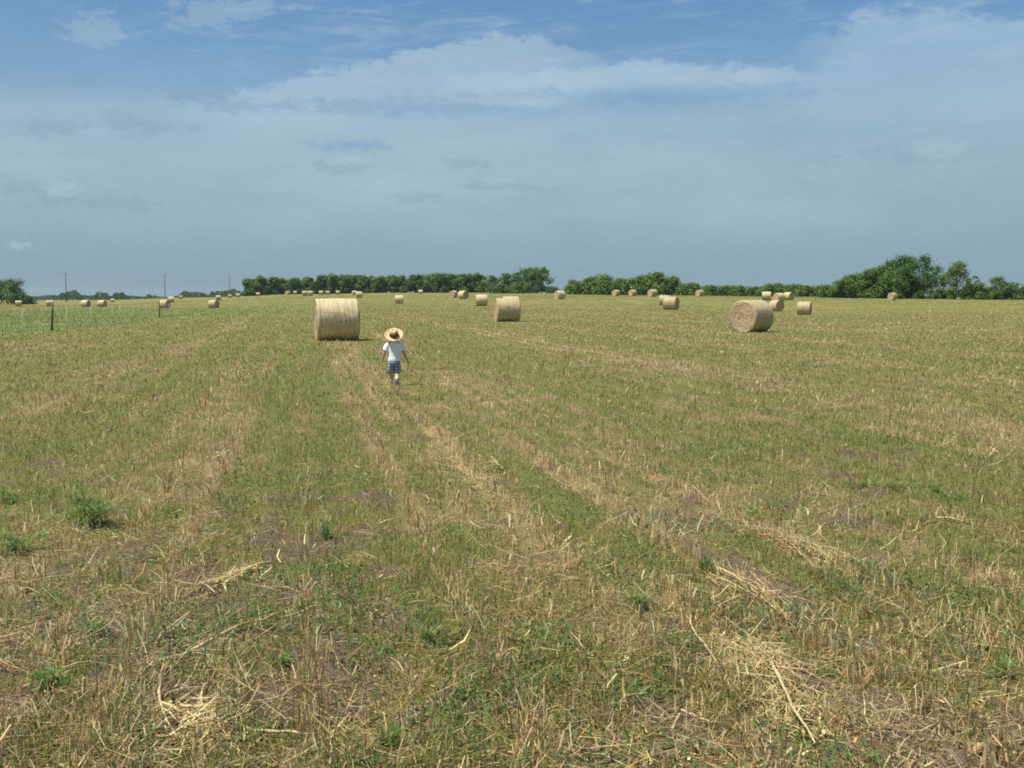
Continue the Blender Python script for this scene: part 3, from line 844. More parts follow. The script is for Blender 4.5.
BALES = [
    # column, distance, turn (left end shows when positive), label
    (336.8, 37.6, 7, 'big straw bale nearest to the walking child, seen from its broad side'),
    (751, 50.6, 56, 'big bale turning its round brownish end to the camera, before a cluster of bales'),
    (507, 66, 12, 'bale standing midway between the child and the dark tree group, hiding a smaller one'),
    (510.5, 97, 5, 'bale almost hidden behind the middle bale, only its pale top showing'),
    (670.5, 116, -20, 'nearer bale of the close pair, its right end in shade'),
    (663.5, 150, 5, 'farther bale of the close pair, half covered by the nearer one'),
    (481.5, 143, 3, 'broadside bale by itself just beyond the middle bale'),
    (399.5, 184, 0, 'pale broadside bale by itself between the child and the tree row'),
    (803.5, 126, -9, 'small broadside bale standing free beside the cluster of bales'),
    (775.5, 143, -48, 'bale with a shaded end directly behind the big brownish-ended bale'),
    (765.5, 192, 0, 'pale bale top peeping over the big brownish-ended bale'),
    (778, 180, 42, 'bale at the back of the cluster, its lit round end facing the child'),
    (787.5, 196, -40, 'farthest bale of the cluster, its shaded end turned to the shrubs'),
    (559.5, 184, 35, 'bale in the gap between the dark tree group and the bushes'),
    (453.5, 222, 60, 'reddish bale of a pair before the dark tree group, nearer to the tree row'),
    (463.5, 196, -48, 'bale of the pair before the dark tree group with a dark shaded end'),
    (615.5, 240, 52, 'first of three round-ended bales spaced out along the bushes'),
    (632, 244, 46, 'middle one of three round-ended bales spaced out along the bushes'),
    (652, 208, 40, 'last and largest of three round-ended bales along the bushes'),
    (698.8, 238, 50, 'round-ended bale alone against the low dark shrubs'),
    (891, 222, 60, 'single bale at the foot of the tallest tree of the thicket'),
    (359.5, 240, 8, 'far bale just over the far corner of the big straw bale'),
    (355, 330, 10, 'tiny bale partly behind another at the corner of the big straw bale'),
    (345.5, 470, 0, 'farthest tiny bale over the big straw bale, close to the tree row'),
    (338.5, 390, 0, 'tiny white bale above the middle of the big straw bale'),
    (328.5, 400, 0, 'tiny bale second of two close ones above the big straw bale'),
    (321.8, 385, 0, 'tiny bale first of two close ones above the big straw bale'),
    (311, 330, 4, 'tiny bale touching its twin just past the near edge of the big straw bale'),
    (305.5, 325, 6, 'outer tiny bale of touching twins before the tree row'),
    (296, 450, 0, 'tiny wide bale deep under the tree row'),
    (288.5, 400, 50, 'tiny narrow bale under the tree row beside a wide one'),
    (259, 390, 0, 'small white bale at the end of the long tree row'),
    (386, 500, 5, 'tiny bale at the foot of the tree row above the child'),
    (421, 395, -6, 'tiny bale under the tree row between the child and the reddish pair'),
    (239, 400, 0, 'tiny pale bale just outside the end of the tree row'),
    (231, 390, 0, 'tiny pale bale beside the third utility pole'),
    (219.5, 283, 4, 'white bale lit on top, standing behind a darker bale beyond the pasture'),
    (214.5, 166, -35, 'bale with a dark lower end, nearest one beyond the tip of the pasture'),
    (182, 400, 0, 'tiny white bale past the second utility pole'),
    (172.5, 260, 0, 'bright white bale next to the second utility pole'),
    (165.5, 172, -35, 'bale with a dark end behind the end of the fence'),
    (114, 400, 0, 'tiny white bale under a far dark tree line, beyond two dark-ended bales'),
    (103.5, 210, -32, 'dark-ended bale of two in line behind the fence, nearer the tiny white one'),
    (87, 208, -35, 'dark-ended bale of two in line behind the fence, nearer the wooden post'),
    (51, 240, 2, 'pale bale right behind the leaning wooden fence post'),
    (20, 260, 3, 'pale bale before the round tree at the edge of the field'),
    (0, 330, 0, 'pale bale cut by the picture edge beside the round tree'),
]
for i, (px, D, t, lab) in enumerate(BALES):
    x, y, z = ground_at(px, D)
    az = math.atan((px - 512) / F)
    k = (0 if i % 2 == 0 else 1) if D < 130 else (2 if i % 2 == 0 else 3)
    if i == 1: k = 1
    sc = 1.0 if D < 70 else random.uniform(.95, 1.05) * (.86 if px < 235 else 1)
    rz = -az + rad(t)
    if not PUSED[k]:
        o = PROTO[k]; PUSED[k] = True
        o.location = (x, y, z - .03); o.rotation_euler = (0, 0, rz); o.scale = (sc,) * 3
    else:
        o = copy_tree(PROTO[k], (x, y, z - .03), rz, sc)
    tag(o, lab, 'hay bale', 'round hay bales lying on the field')

# ------------------------------------------------------------------ trees
def mat_bark(): return mat_plain('bark', (.13, .105, .08), .35, 6, .9, .1)
M_BARK = mat_bark(); M_CROWN = mat_leafy('tree_leaves', .4, .65, .15)

def leaf_cards(C, Nrm, size, cols):
    n = len(C)
    Nrm = Nrm / np.linalg.norm(Nrm, axis=1)[:, None]
    r = RNG.standard_normal((n, 3)); t = np.cross(Nrm, r); t /= np.linalg.norm(t, axis=1)[:, None]
    b = np.cross(Nrm, t)
    s = size[:, None] * .5; asp = RNG.uniform(.45, 1.0, n)[:, None]
    V = np.stack([C - t * s, C - b * s * asp, C + t * s, C + b * s * asp], 1)      # diamond-shaped
    Q = np.arange(n * 4).reshape(n, 4)
    return V.reshape(-1, 3), Q, np.repeat(cols, 4, 0)

def make_tree(name, h, w, n, leaf, seed, trunk=.28, dense=1.0, base=.12, hue=(1, 1, 1), nclus=18, ragged=.25, lean=0.0, wide_top=0.0, parts=('trunk', 'crown')):
    """trunk with limbs that carry clusters of leaves; gaps are left between the clusters"""
    r = np.random.default_rng(seed)
    root = empty(name, (0, 0, 0))
    # cluster centres inside an uneven outline
    cl = []
    for i in range(nclus):
        t = (i + r.random()) / nclus
        zz = h * (base + (1 - base) * (.08 + .84 * t))
        prof = math.sin(math.pi * min(1, (.30 + .64 * t))) ** .6 * (1 + wide_top * (t - .4))
        rr = w * .5 * prof * math.sqrt(r.random()) * .85
        a = r.random() * 6.283
        cr_ = w * r.uniform(.10, .2) * (1.15 - .3 * t) * dense
        cl.append((rr * math.cos(a) + lean * zz, rr * math.sin(a), min(zz, h - cr_ * .75), cr_, r.uniform(.72, 1.28)))
    mb = MB()
    th = h * trunk
    pth = [(0, 0, -.4), (.03 * w, .01, th * .5), (lean * th, .02 * w, th), (lean * h * .7, 0, h * .72)]
    tr = h * .022
    mb.add(tube_arrays(pth, [tr * 1.25, tr, tr * .85, tr * .25], 7))
    for (cx, cy, cz, cr_, v) in cl[:12]:
        z0 = min(max(th * .6, cz * .45), h * .6)
        mb.add(tube_arrays([(lean * z0, 0, z0), (cx * .45 + lean * z0 * .5, cy * .45, z0 + (cz - z0) * .6), (cx, cy, cz)], [tr * .5, tr * .32, tr * .1], 5))
    mb.build(parts[0], M_BARK, root)
    per = np.array([c[3] ** 2 for c in cl]); per = (per / per.sum() * n).astype(int)
    CC, NN, KK = [], [], []
    for (cx, cy, cz, cr_, v), k in zip(cl, per):
        d = r.standard_normal((k, 3)); d /= np.linalg.norm(d, axis=1)[:, None]
        rad_ = cr_ * (1 - .6 * r.random(k) ** 2.2) * (1 + ragged * r.standard_normal(k) * .6)
        p = np.array([cx, cy, cz]) + d * rad_[:, None] * np.array([1, 1, .8])
        CC.append(p); NN.append(d * .8 + np.array([0, 0, .5]) + r.standard_normal((k, 3)) * .35); KK.append(np.full(k, v))
    C = np.vstack(CC); N2 = np.vstack(NN); K = np.concatenate(KK)
    C[:, 2] = np.maximum(C[:, 2], .05)
    m = len(C)
    g = np.array([.115, .195, .046]) * np.array(hue)
    cols = g[None] * K[:, None] * r.lognormal(0, .28, (m, 1)) * (1 + np.array([.16, .05, 0])[None] * r.standard_normal((m, 1)))
    V, Q, cc = leaf_cards(C, N2, leaf * r.uniform(.6, 1.4, m), np.clip(cols, .008, .4))
    mesh_np(parts[1], V, Q, M_CROWN, colors=cc, parent=root)
    return root

def put(root, px, D, rz, sc, label, cat, group=None, used=None, dz=0.0, sxy=None):
    x, y, z = ground_at(px, D)
    if root.name in PLACED:
        o = copy_tree(root, (x, y, z + dz), rz, sc)
    else:
        PLACED.add(root.name); o = root
        o.location = (x, y, z + dz); o.rotation_euler = (0, 0, rz)
    o.scale = (sxy or sc, sxy or sc, sc)
    for k in ('label', 'category', 'group'):
        if k in o: del o[k]
    tag(o, label, cat, group)
    return o
PLACED = set()

# the long even row behind the field
ROWT = [make_tree('tree', 9.0, 9.0, 3600, .68, 100 + s, .2, 1.15, .04, nclus=26, hue=hu) for s, hu in enumerate([(.80, .9, 1.0), (1.0, 1.0, .95), (.72, .85, .95), (1.12, 1.05, .85)])]
k = 0
rr = np.random.default_rng(5)
for row, (d0, off) in enumerate(((468, 0), (488, 6))):
    px = 250 + off
    while px < 482:
        sc = (.84 + .2 * vnoise(px / 22.0, row * 5.0, 3)) * (1.0 + (.04 if 300 < px < 340 or px > 375 else 0))
        put(ROWT[k % 4], px, d0 + rr.uniform(-4, 4), rr.uniform(0, 6.28), float(sc), 'dark green tree in the long even row closing off the field', 'tree', 'trees of the long even row', dz=-.2)
        px += 12.5 + rr.uniform(-2.5, 2.5); k += 1
# bushes right of the gap
BU = [make_tree('bush', 6.0, 8.2, 3200, .50, 140, .1, 1.15, .02, nclus=22, hue=(1.15, 1.05, .9), parts=('stems', 'foliage')),
      make_tree('bush', 6.0, 8.0, 2400, .46, 141, .12, 1.05, .02, nclus=20, hue=(1.35, 1.15, 1.15), ragged=.4, parts=('stems', 'foliage')),
      make_tree('bush', 4.2, 9.0, 3000, .50, 142, .08, 1.1, .0, nclus=22, hue=(.95, 1.0, .85), parts=('stems', 'foliage'))]
# the taller dark group beside the gap
GR = [make_tree('tree', 10.5, 9.5, 3200, .6, 130, .22, 1.1, .05, nclus=26, hue=(.9, .98, .95)),
      make_tree('tree', 11.8, 10.5, 4200, .58, 131, .22, 1.1, .03, nclus=30, hue=(.82, .98, .9), wide_top=.3)]
put(GR[0], 493, 436, .3, .78, 'lowest tree of the dark group beside the gap, next to the long row', 'tree', dz=-.2)
put(GR[0], 505, 430, 1.9, .86, 'second tree of the dark group beside the gap, rounded and mid-sized', 'tree', dz=-.2)
put(GR[0], 517, 440, 4.0, .92, 'tree in the middle of the dark group, just below the tallest', 'tree', dz=-.2)
put(GR[1], 529, 432, 2.2, .98, 'tall tree of the dark group leaning on the tallest one', 'tree', dz=-.2)
put(BU[2], 552, 424, .8, .8, 'low bush ending the dark tree group at the gap', 'bush', dz=-.2)
put(BU[2], 499, 424, .2, 1.1, 'low undergrowth bush before the lowest trees of the dark group', 'bush', dz=-.2)
put(BU[2], 524, 422, 2.2, 1.2, 'low undergrowth bush before the middle trees of the dark group', 'bush', dz=-.2)
put(GR[1], 541, 428, .4, 1.0, 'tallest broad-crowned tree of the dark group, standing at the gap', 'tree', dz=-.2)
for b_, px, D, sc, lab in [
    (0, 575, 338, .86, 'low green bush starting the thicket right at the gap'),
    (2, 581, 333, 1.1, 'low dark bush between the first two bushes of the thicket'),
    (2, 594, 333, 1.15, 'low dark bush under the greyish bush'),
    (2, 611, 332, 1.1, 'low dark bush on the near side of the three bales'),
    (0, 588, 342, 1.05, 'rounded green bush beside the greyish bush'),
    (1, 603, 335, 1.22, 'greyish loose-leaved bush in the thicket past the gap'),
    (0, 618, 345, .98, 'green bush between the greyish bush and the dip'),
    (2, 631, 336, 1.4, 'low dark bush in the dip behind the three bales'),
    (0, 645, 338, 1.14, 'fresh green bush climbing to the highest point of the thicket'),
    (0, 657, 332, 1.3, 'highest green bush of the thicket past the gap'),
    (0, 669, 338, 1.08, 'green bush sloping down from the highest one'),
    (2, 683, 334, .98, 'low dark shrub behind the close pair of bales')]:
    put(BU[b_], px, D, px * 1.7, sc, lab, 'bush', 'bushes of the thicket past the gap', dz=-.2)
px = 694; k = 0
while px < 836:
    put(BU[2 if k % 3 else 0], px, 332 + rr.uniform(-6, 10), px * .9, float((.78 + .3 * vnoise(px / 9.0, 2.0, 8)) * (.72 if k % 3 == 0 else 1)), 'low green shrub in the hedge between the two thickets', 'shrub', 'shrubs of the low hedge', dz=-.15)
    px += 9.5 + rr.uniform(-2, 2); k += 1
# thicket on the right
TH = [make_tree('tree', 7.0, 8.0, 5200, .36, 150, .16, 1.15, .02, nclus=26, hue=(1.0, 1.0, .9)),
      make_tree('tree', 10.0, 9.6, 6200, .34, 151, .3, 1.0, .03, nclus=30, hue=(.8, .95, .9), wide_top=.35, ragged=.4),
      make_tree('tree', 8.5, 7.2, 5200, .32, 172, .2, 1.0, .02, nclus=34, hue=(1.1, 1.08, .9), ragged=.5),
      make_tree('shrub', 4.2, 6.0, 3200, .32, 153, .1, 1.1, .0, nclus=20, hue=(.95, 1.02, .9), ragged=.35, parts=('stems', 'foliage')),
      make_tree('tree', 5.6, 3.4, 700, .24, 154, .3, .75, .15, nclus=12, hue=(1.5, 1.2, 1.3), ragged=.7)]
for b_, px, D, sc, lab in [
    (3, 826, 246, .78, 'lowest shrub tapering off the thicket towards the hedge'),
    (3, 837, 243, 1.0, 'shrub at the low tip of the thicket'),
    (0, 847, 240, .80, 'small rounded tree with a raised top near the low tip of the thicket'),
    (0, 858, 244, .86, 'third tree up the slope of the thicket'),
    (0, 869, 240, .98, 'tree half way up the slope of the thicket'),
    (0, 880, 242, 1.14, 'tree beside the tallest one, behind the single bale'),
    (1, 892, 240, .90, 'dense tree forming the shoulder of the tallest tree'),
    (1, 906, 236, 1.0, 'tallest tree of the thicket with sky showing through its branches'),
    (1, 917, 240, 1.0, 'outer tree of the thicket with an abrupt edge towards the open sky'),
    (3, 940, 238, .62, 'low shrub filling the foot of the opening beside the thicket'),
    (2, 954, 235, 1.0, 'airy tree standing apart from the thicket, with wispy top'),
    (4, 973, 239, 1.0, 'thin pale half-bare tree beside the airy one'),
    (3, 979, 236, .92, 'rounded shrub beneath the thin pale tree'),
    (2, 996, 238, .62, 'ragged small tree with a dark pointed top near the end of the hedge'),
    (3, 1009, 236, .95, 'dark shrub closing the hedge at the end'),
    (3, 1024, 238, .80, 'last low shrub cut by the picture edge'),
    (3, 896, 232, .5, 'low undershrub below the dense shoulder tree'),
    (3, 918, 233, .5, 'low undershrub below the tallest tree'),
    (3, 930, 234, .55, 'low dark undershrub at the abrupt outer edge of the thicket'),
    (3, 950, 233, .55, 'low dark undershrub below the trunk of the airy tree'),
    (3, 988, 236, .7, 'round undershrub beside the ragged small tree'),
    (3, 965, 234, .55, 'low dark undershrub at the foot of the airy tree')]:
    put(TH[b_], px, D, px * 1.3, sc, lab, TH[b_].name.split('.')[0], dz=-.15)
# trees at the left edge
LT = make_tree('tree', 8.4, 8.0, 3000, .42, 160, .14, 1.15, .02, nclus=26, hue=(.95, 1.02, .85))
put(LT, 16, 342, .5, 1.0, 'round bright-topped tree at the edge of the field behind the pasture', 'tree', dz=-.2)
put(LT, 2, 348, 2.5, .96, 'tree cut by the picture edge next to the round one', 'tree', dz=-.2)
put(BU[2], 27, 340, 1.1, .7, 'low bush beside the round tree at the edge of the field', 'bush', dz=-.1)

# far woods: nobody could count these trees
def far_wood(label, segs, seed, leaf=1.7):
    r = np.random.default_rng(seed)
    C, K = [], []
    for px0, px1, D, hmax, dens in segs:
        n = int((px1 - px0) * dens)
        px = r.uniform(px0, px1, n); hn = hmax * (.45 + .75 * fbm(px / 13.0, np.zeros(n) + seed, seed))
        edge = np.clip(np.minimum(px - px0, px1 - px) / 8, .15, 1)
        a = np.arctan((px - 512) / F); dd = D + r.uniform(-45, 45, n)
        x, y = dd * np.sin(a), dd * np.cos(a)
        z = terrain(x, y) + hn * edge * r.random(n) ** .6
        C.append(np.stack([x, y, z], 1)); K.append(.75 + .5 * vnoise(px / 3.0, z / 3.0, seed))
    C = np.vstack(C); K = np.concatenate(K); n = len(C)
    N2 = r.standard_normal((n, 3)) * .6 + np.array([0, -.35, .55])
    cols = np.array([.055, .10, .034])[None] * K[:, None] * r.lognormal(0, .2, (n, 1))
    V, Q, cc = leaf_cards(C, N2, leaf * r.uniform(.7, 1.6, n), cols)
    tag(mesh_np('far_wood', V, Q, M_CROWN, colors=cc), label, 'wood', kind='stuff')
far_wood('low bluish woods on the horizon beyond the pasture', [(-140, 258, 1150, 5.5, 24), (56, 86, 1000, 8, 30), (92, 116, 980, 8, 30), (110, 132, 880, 8.5, 30), (143, 156, 900, 8, 30), (176, 214, 1000, 8.5, 26), (205, 258, 950, 9.5, 30)], 3)
far_wood('bluish tree line far behind the low hedge', [(540, 580, 1300, 9, 22), (690, 770, 1300, 11, 24), (765, 850, 1000, 12, 26), (930, 1180, 1100, 12, 24)], 9)

# ------------------------------------------------------------------ utility poles
M_POLE = mat_plain('weathered_pole', (.13, .11, .095), .2, 3, .9)
M_INS = mat_plain('glass_insulator', (.35, .38, .36), .1, 20, .3)
def pole():
    root = empty('utility_pole', (0, 0, 0))
    MB().add(tube_arrays([(0, 0, -.5), (0, 0, 5.5), (0, 0, 11.2)], [.19, .16, .12], 10)).build('post', M_POLE, root)
    MB().add(tube_arrays([(-1.1, .12, 10.55), (1.1, .12, 10.55)], [.06, .06], 6)).build('crossarm', M_POLE, root)
    for xx in (-1.0, -.4, .4, 1.0):
        MB().add(tube_arrays([(xx, .12, 10.61), (xx, .12, 10.72), (xx, .12, 10.80)], [.03, .06, .03], 8)).build('insulator', M_INS, root)
    return root
UP = pole()
for px, D, sc, lab in ((68, 425, 1.03, 'utility pole nearest the round tree, tallest of three'), (166.5, 500, 1.02, 'middle one of three utility poles, above the bright white bale'), (231, 520, .90, 'last utility pole, just before the long tree row')):
    put(UP, px, D, 1.0, sc, lab, 'utility pole', 'utility poles along the far edge')

# ------------------------------------------------------------------ fence
M_WOOD = mat_plain('grey_fence_wood', (.15, .125, .09), .3, 8, .9)
M_TPOST = mat_plain('pale_metal_post', (.46, .47, .42), .15, 20, .7)
M_WIRE = mat_plain('fence_wire', (.45, .45, .43), .1, 10, .5)
FP = [(-70, 36, 's'), (-20, 41, 'w'), (24, 46.5, 's'), (52, 52.5, 'w'), (68, 55, 's'), (92, 59.5, 's'), (113, 64.5, 's'), (121, 67, 's'), (134, 71.5, 's'), (147, 77, 's'), (160.5, 84, 'w'), (170, 91, 's'), (181, 100, 's')]
fo = ground_at(52, 52.5)
fence = empty('wire_fence', fo); tag(fence, 'wire fence on wooden and pale metal posts along the green pasture', 'fence')
TOP = []
for px, D, t in FP:
    x, y, z = ground_at(px, D); x -= fo[0]; y -= fo[1]; z -= fo[2]
    if t == 'w':
        h = 1.32; lx = .10 if px == 52 else -.03
        p = MB().add(tube_arrays([(x, y, z - .3), (x + lx * .5, y, z + h * .5), (x + lx, y, z + h)], [.06, .057, .052], 8)).build('wooden_post', M_WOOD, fence)
    else:
        h = 1.12; lx = random.uniform(-.03, .03)
        p = MB().add(tube_arrays([(x, y, z - .3), (x + lx, y, z + h)], [.014, .012], 5)).build('metal_post', M_TPOST, fence)
    TOP.append(Vector((x, y, z)))
for hh in (.25, .5, .75, 1.0):
    path = []
    for a, b in zip(TOP, TOP[1:]):
        for t in (0, .33, .66):
            path.append(a.lerp(b, t) + Vector((0, 0, hh - .03 * math.sin(t * math.pi))))
    path.append(TOP[-1] + Vector((0, 0, hh)))
    MB().add(tube_arrays(path, [.006] * len(path), 4)).build('wire', M_WIRE, fence)

# ------------------------------------------------------------------ the child
def skin_mat(name, col, spec=.3, rough=.55):
    m, nt, b, out = material(name)
    tc = nt.n('ShaderNodeTexCoord').outputs['Object']
    f = nt.noise(tc, 25, 3)
    nt.set(b.inputs['Base Color'], nt.mix(nt.step(f, .3, .7), tuple(c * .92 for c in col), tuple(c * 1.06 for c in col)))
    b.inputs['Roughness'].default_value = rough; b.inputs['Specular IOR Level'].default_value = spec
    b.inputs['Subsurface Weight'].default_value = .08; b.inputs['Subsurface Radius'].default_value = (.01, .004, .002)
    return m
M_SKIN = skin_mat('skin', (.56, .36, .26))

def ring_loft(rings, n=20, close=True):
    """rings: (centre, half width, half depth, axis direction); verts and quads of a tube through them"""
    V = []; Q = []
    for c, a, b, d in rings:
        d = Vector(d).normalized(); c = Vector(c)
        s = Vector((1, 0, 0)); s = (s - d * s.dot(d)).normalized(); t = d.cross(s)
        for k in range(n):
            an = 2 * math.pi * k / n
            V.append(tuple(c + s * math.cos(an) * a + t * math.sin(an) * b))
    for i in range(len(rings) - 1):
        for k in range(n):
            k2 = (k + 1) % n
            Q.append((i * n + k, i * n + k2, (i + 1) * n + k2, (i + 1) * n + k))
    return V, Q, []

def make_child():
    x, y, z = ground_at(394.0, 18.3)
    root = empty('person', (x, y, z - .005), rad(4))
    tag(root, 'small child in white t-shirt, blue checked shorts and straw hat walking away over the stubble', 'person')
    # one continuous body: a joint graph grown into a surface
    J, R, E_ = [], [], []
    def jt(p, r, par=None):
        J.append(p); R.append(r if isinstance(r, tuple) else (r, r))
        if par is not None: E_.append((par, len(J) - 1))
        return len(J) - 1
    pel = jt((0, 0, .455), (.088, .068))
    wa = jt((0, .005, .55), (.082, .064), pel); ch = jt((0, .008, .665), (.092, .068), wa); sh = jt((0, .0, .745), (.066, .056), ch)
    nk = jt((0, -.003, .79), (.037, .037), sh); h0 = jt((0, .004, .835), (.062, .07), nk); h1 = jt((0, .008, .885), (.076, .086), h0); h2 = jt((0, .0, .94), (.062, .07), h1)
    # legs: left one planted forward, right one trailing with the heel lifted
    legs = {-1: [(-.052, .0, .42, .062), (-.056, .055, .245, .045), (-.056, .085, .19, .043), (-.055, .075, .075, .030), (-.057, .075, .038, .028), (-.061, .145, .022, .024), (-.062, .18, .018, .018)],
            1: [(.052, -.005, .42, .062), (.053, .0, .25, .045), (.054, -.02, .2, .043), (.050, -.125, .125, .030), (.049, -.150, .098, .029), (.052, -.125, .030, .024), (.053, -.095, .016, .018)]}
    for s in (-1, 1):
        p = pel
        for q in legs[s]: p = jt(q[:3], q[3], p)
    hands = []
    arms = {-1: [(-.115, .0, .735, .040), (-.152, -.008, .64, .035), (-.178, -.005, .565, .031), (-.198, .012, .50, .027), (-.218, .03, .432, .020)],
            1: [(.115, .0, .735, .040), (.152, -.01, .64, .035), (.178, -.02, .565, .031), (.208, -.012, .50, .027), (.238, .0, .440, .020)]}
    for s in (-1, 1):
        p = sh
        for q in arms[s]: p = jt(q[:3], q[3], p)
        w_ = Vector(arms[s][-1][:3]); d = (w_ - Vector(arms[s][-2][:3])).normalized()
        side = d.cross(Vector((s, 0, 0))).normalized()       # fore-aft across the palm
        if side.y < 0: side = -side
        pm = w_ + d * .032
        p = jt(tuple(pm), (.021, .012), p)
        inn = Vector((-s, 0, 0))
        for k, (o_, L_) in enumerate(((-.018, .034), (-.006, .042), (.006, .045), (.018, .040))):
            q0 = pm + d * .018 + side * o_; q1 = q0 + d * L_ * .45 + inn * .004; q2 = q1 + d * L_ * .4 + inn * .014
            a = jt(tuple(q0), .0062, p); a = jt(tuple(q1), .0056, a); jt(tuple(q2), .0046, a)
        t0 = pm - d * .006 + side * .022; t1 = t0 + side * .012 + d * .016 + inn * .005; t2 = t1 + d * .018 + inn * .006
        a = jt(tuple(t0), .0075, p); a = jt(tuple(t1), .0066, a); jt(tuple(t2), .0052, a)
    me = bpy.data.meshes.new('body'); me.from_pydata(J, E_, [])
    ob = bpy.data.objects.new('body', me); COL.objects.link(ob); ob.parent = root
    me.materials.append(M_SKIN)
    bpy.context.view_layer.objects.active = ob
    sk = ob.modifiers.new('skin', 'SKIN'); sk.use_smooth_shade = True
    if not me.skin_vertices: me.skin_vertices.new()
    for i, v in enumerate(me.skin_vertices[0].data):
        v.radius = R[i]; v.use_root = (i == 0)
    sb = ob.modifiers.new('smooth', 'SUBSURF'); sb.levels = 2; sb.render_levels = 2
    # face (turned away): nose, eyes, mouth and ears as small forms on the head
    mb = MB().add(tube_arrays([(0, .083, .893), (0, .099, .868), (0, .085, .858)], [.007, .013, .006], 7)); mb.build('nose', M_SKIN, root)
    M_EYE = mat_plain('eye', (.05, .035, .03), .1, 20, .2); M_LIP = mat_plain('lips', (.42, .18, .15), .1, 20)
    for s in (-1, 1):
        MB().add(tube_arrays([(s * .031, .070, .888), (s * .031, .083, .888), (s * .031, .087, .888)], [.012, .011, .004], 8)).build('eye', M_EYE, root)
        MB().add(tube_arrays([(s * .071, -.002, .902), (s * .084, -.008, .886), (s * .076, 0, .858)], [.010, .015, .008], 7, flat=.6)).build('ear', M_SKIN, root)
    MB().add(tube_arrays([(-.02, .076, .842), (0, .083, .84), (.02, .076, .842)], [.003, .006, .003], 6)).build('mouth', M_LIP, root)
    # hair at the back of the head
    hair = mat_plain('brown_hair', (.075, .045, .028), .3, 60, .6)
    V, Q = [], []
    n1, n2 = 18, 9
    for i in range(n2):
        ph = rad(-48 + 130 * i / (n2 - 1))
        for k in range(n1):
            th = rad(-115 + 230 * k / (n1 - 1)) - math.pi / 2
            V.append((.082 * math.cos(ph) * math.cos(th), .003 + .091 * math.cos(ph) * math.sin(th), .895 + .088 * math.sin(ph) + .004 * random.random()))
    for i in range(n2 - 1):
        for k in range(n1 - 1):
            Q.append((i * n1 + k, i * n1 + k + 1, (i + 1) * n1 + k + 1, (i + 1) * n1 + k))
    o = mesh_np('hair', np.array(V), np.array(Q), hair, smooth=True, parent=root)
    md = o.modifiers.new('t', 'SOLIDIFY'); md.thickness = .01
    # t-shirt
    m, nt, b, out = material('white_cotton')
    tc = nt.n('ShaderNodeTexCoord').outputs['Object']
    f = nt.noise(tc, 14, 3); nt.set(b.inputs['Base Color'], nt.mix(f, (.84, .86, .89), (.90, .91, .92)))
    bump(nt, b, f, .5, .02)
    up = (0, 0, 1)
    mb = MB()
    mb.add(ring_loft([((0, .0, .435), .116, .092, up), ((0, .0, .48), .113, .088, up), ((0, .004, .56), .108, .082, up), ((0, .006, .64), .112, .082, up), ((0, .004, .70), .118, .078, up), ((0, .002, .742), .112, .066, up), ((0, 0, .768), .084, .056, up), ((0, -.002, .785), .054, .048, up)], 28))
    for s in (-1, 1):
        d = Vector((-s * .055, .01, .11)) * -1
        mb.add(ring_loft([((s * .085, 0, .748), .046, .046, d), ((s * .118, -.002, .716), .052, .052, d), ((s * .140, -.005, .668), .055, .052, d), ((s * .156, -.008, .618), .056, .053, d)], 18))
    o = mb.build('t_shirt', m, root)
    md = o.modifiers.new('t', 'SOLIDIFY'); md.thickness = .004; md.offset = 0
    # wrinkles
    tx = bpy.data.textures.new('cloth_folds', 'CLOUDS'); tx.noise_scale = .07
    sd_ = o.modifiers.new('s', 'SUBSURF'); sd_.levels = 1; sd_.render_levels = 2
    dm = o.modifiers.new('d', 'DISPLACE'); dm.texture = tx; dm.strength = .012; dm.texture_coords = 'LOCAL'
    # shorts with a light check
    m, nt, b, out = material('checked_blue_cotton')
    tc = nt.n('ShaderNodeTexCoord').outputs['Object']; sp = nt.n('ShaderNodeSeparateXYZ'); nt.t.links.new(tc, sp.inputs[0])
    def lines(ax, per, wd):
        t = nt.m('ABSOLUTE', nt.m('SUBTRACT', nt.m('FRACT', nt.m('DIVIDE', sp.outputs[ax], per)), .5))
        return nt.step(t, wd, wd + .06, 1, 0)
    c = nt.mix(nt.m('MULTIPLY', lines(2, .055, .10), .6), (.13, .195, .245), (.55, .58, .60))
    c = nt.mix(nt.m('MULTIPLY', lines(0, .07, .07), .55), c, (.40, .46, .52))
    nt.set(b.inputs['Base Color'], c)
    mb = MB()
    mb.add(ring_loft([((0, .0, .475), .104, .084, up), ((0, .0, .43), .110, .090, up), ((0, 0, .385), .112, .092, up), ((0, .002, .36), .106, .088, up)], 28))
    for s in (-1, 1):
        k_ = legs[s]; yk = .028 if s < 0 else .0
        d = Vector((0, yk, -.2))
        mb.add(ring_loft([((s * .052, 0, .42), .060, .078, d), ((s * .055, yk * .45, .34), .063, .078, d), ((s * .057, yk, .27), .064, .076, d), ((s * .058, yk * 1.3, .222), .066, .076, d)], 20))
    o = mb.build('shorts', m, root)
    md = o.modifiers.new('t', 'SOLIDIFY'); md.thickness = .004
    # shoes and socks
    M_SHOE = mat_plain('dark_shoe', (.055, .045, .045), .3, 40, .6); M_SOCK = mat_plain('pale_sock', (.62, .58, .56), .1, 60)
    M_SOLE = mat_plain('shoe_sole', (.40, .37, .33), .1, 30)
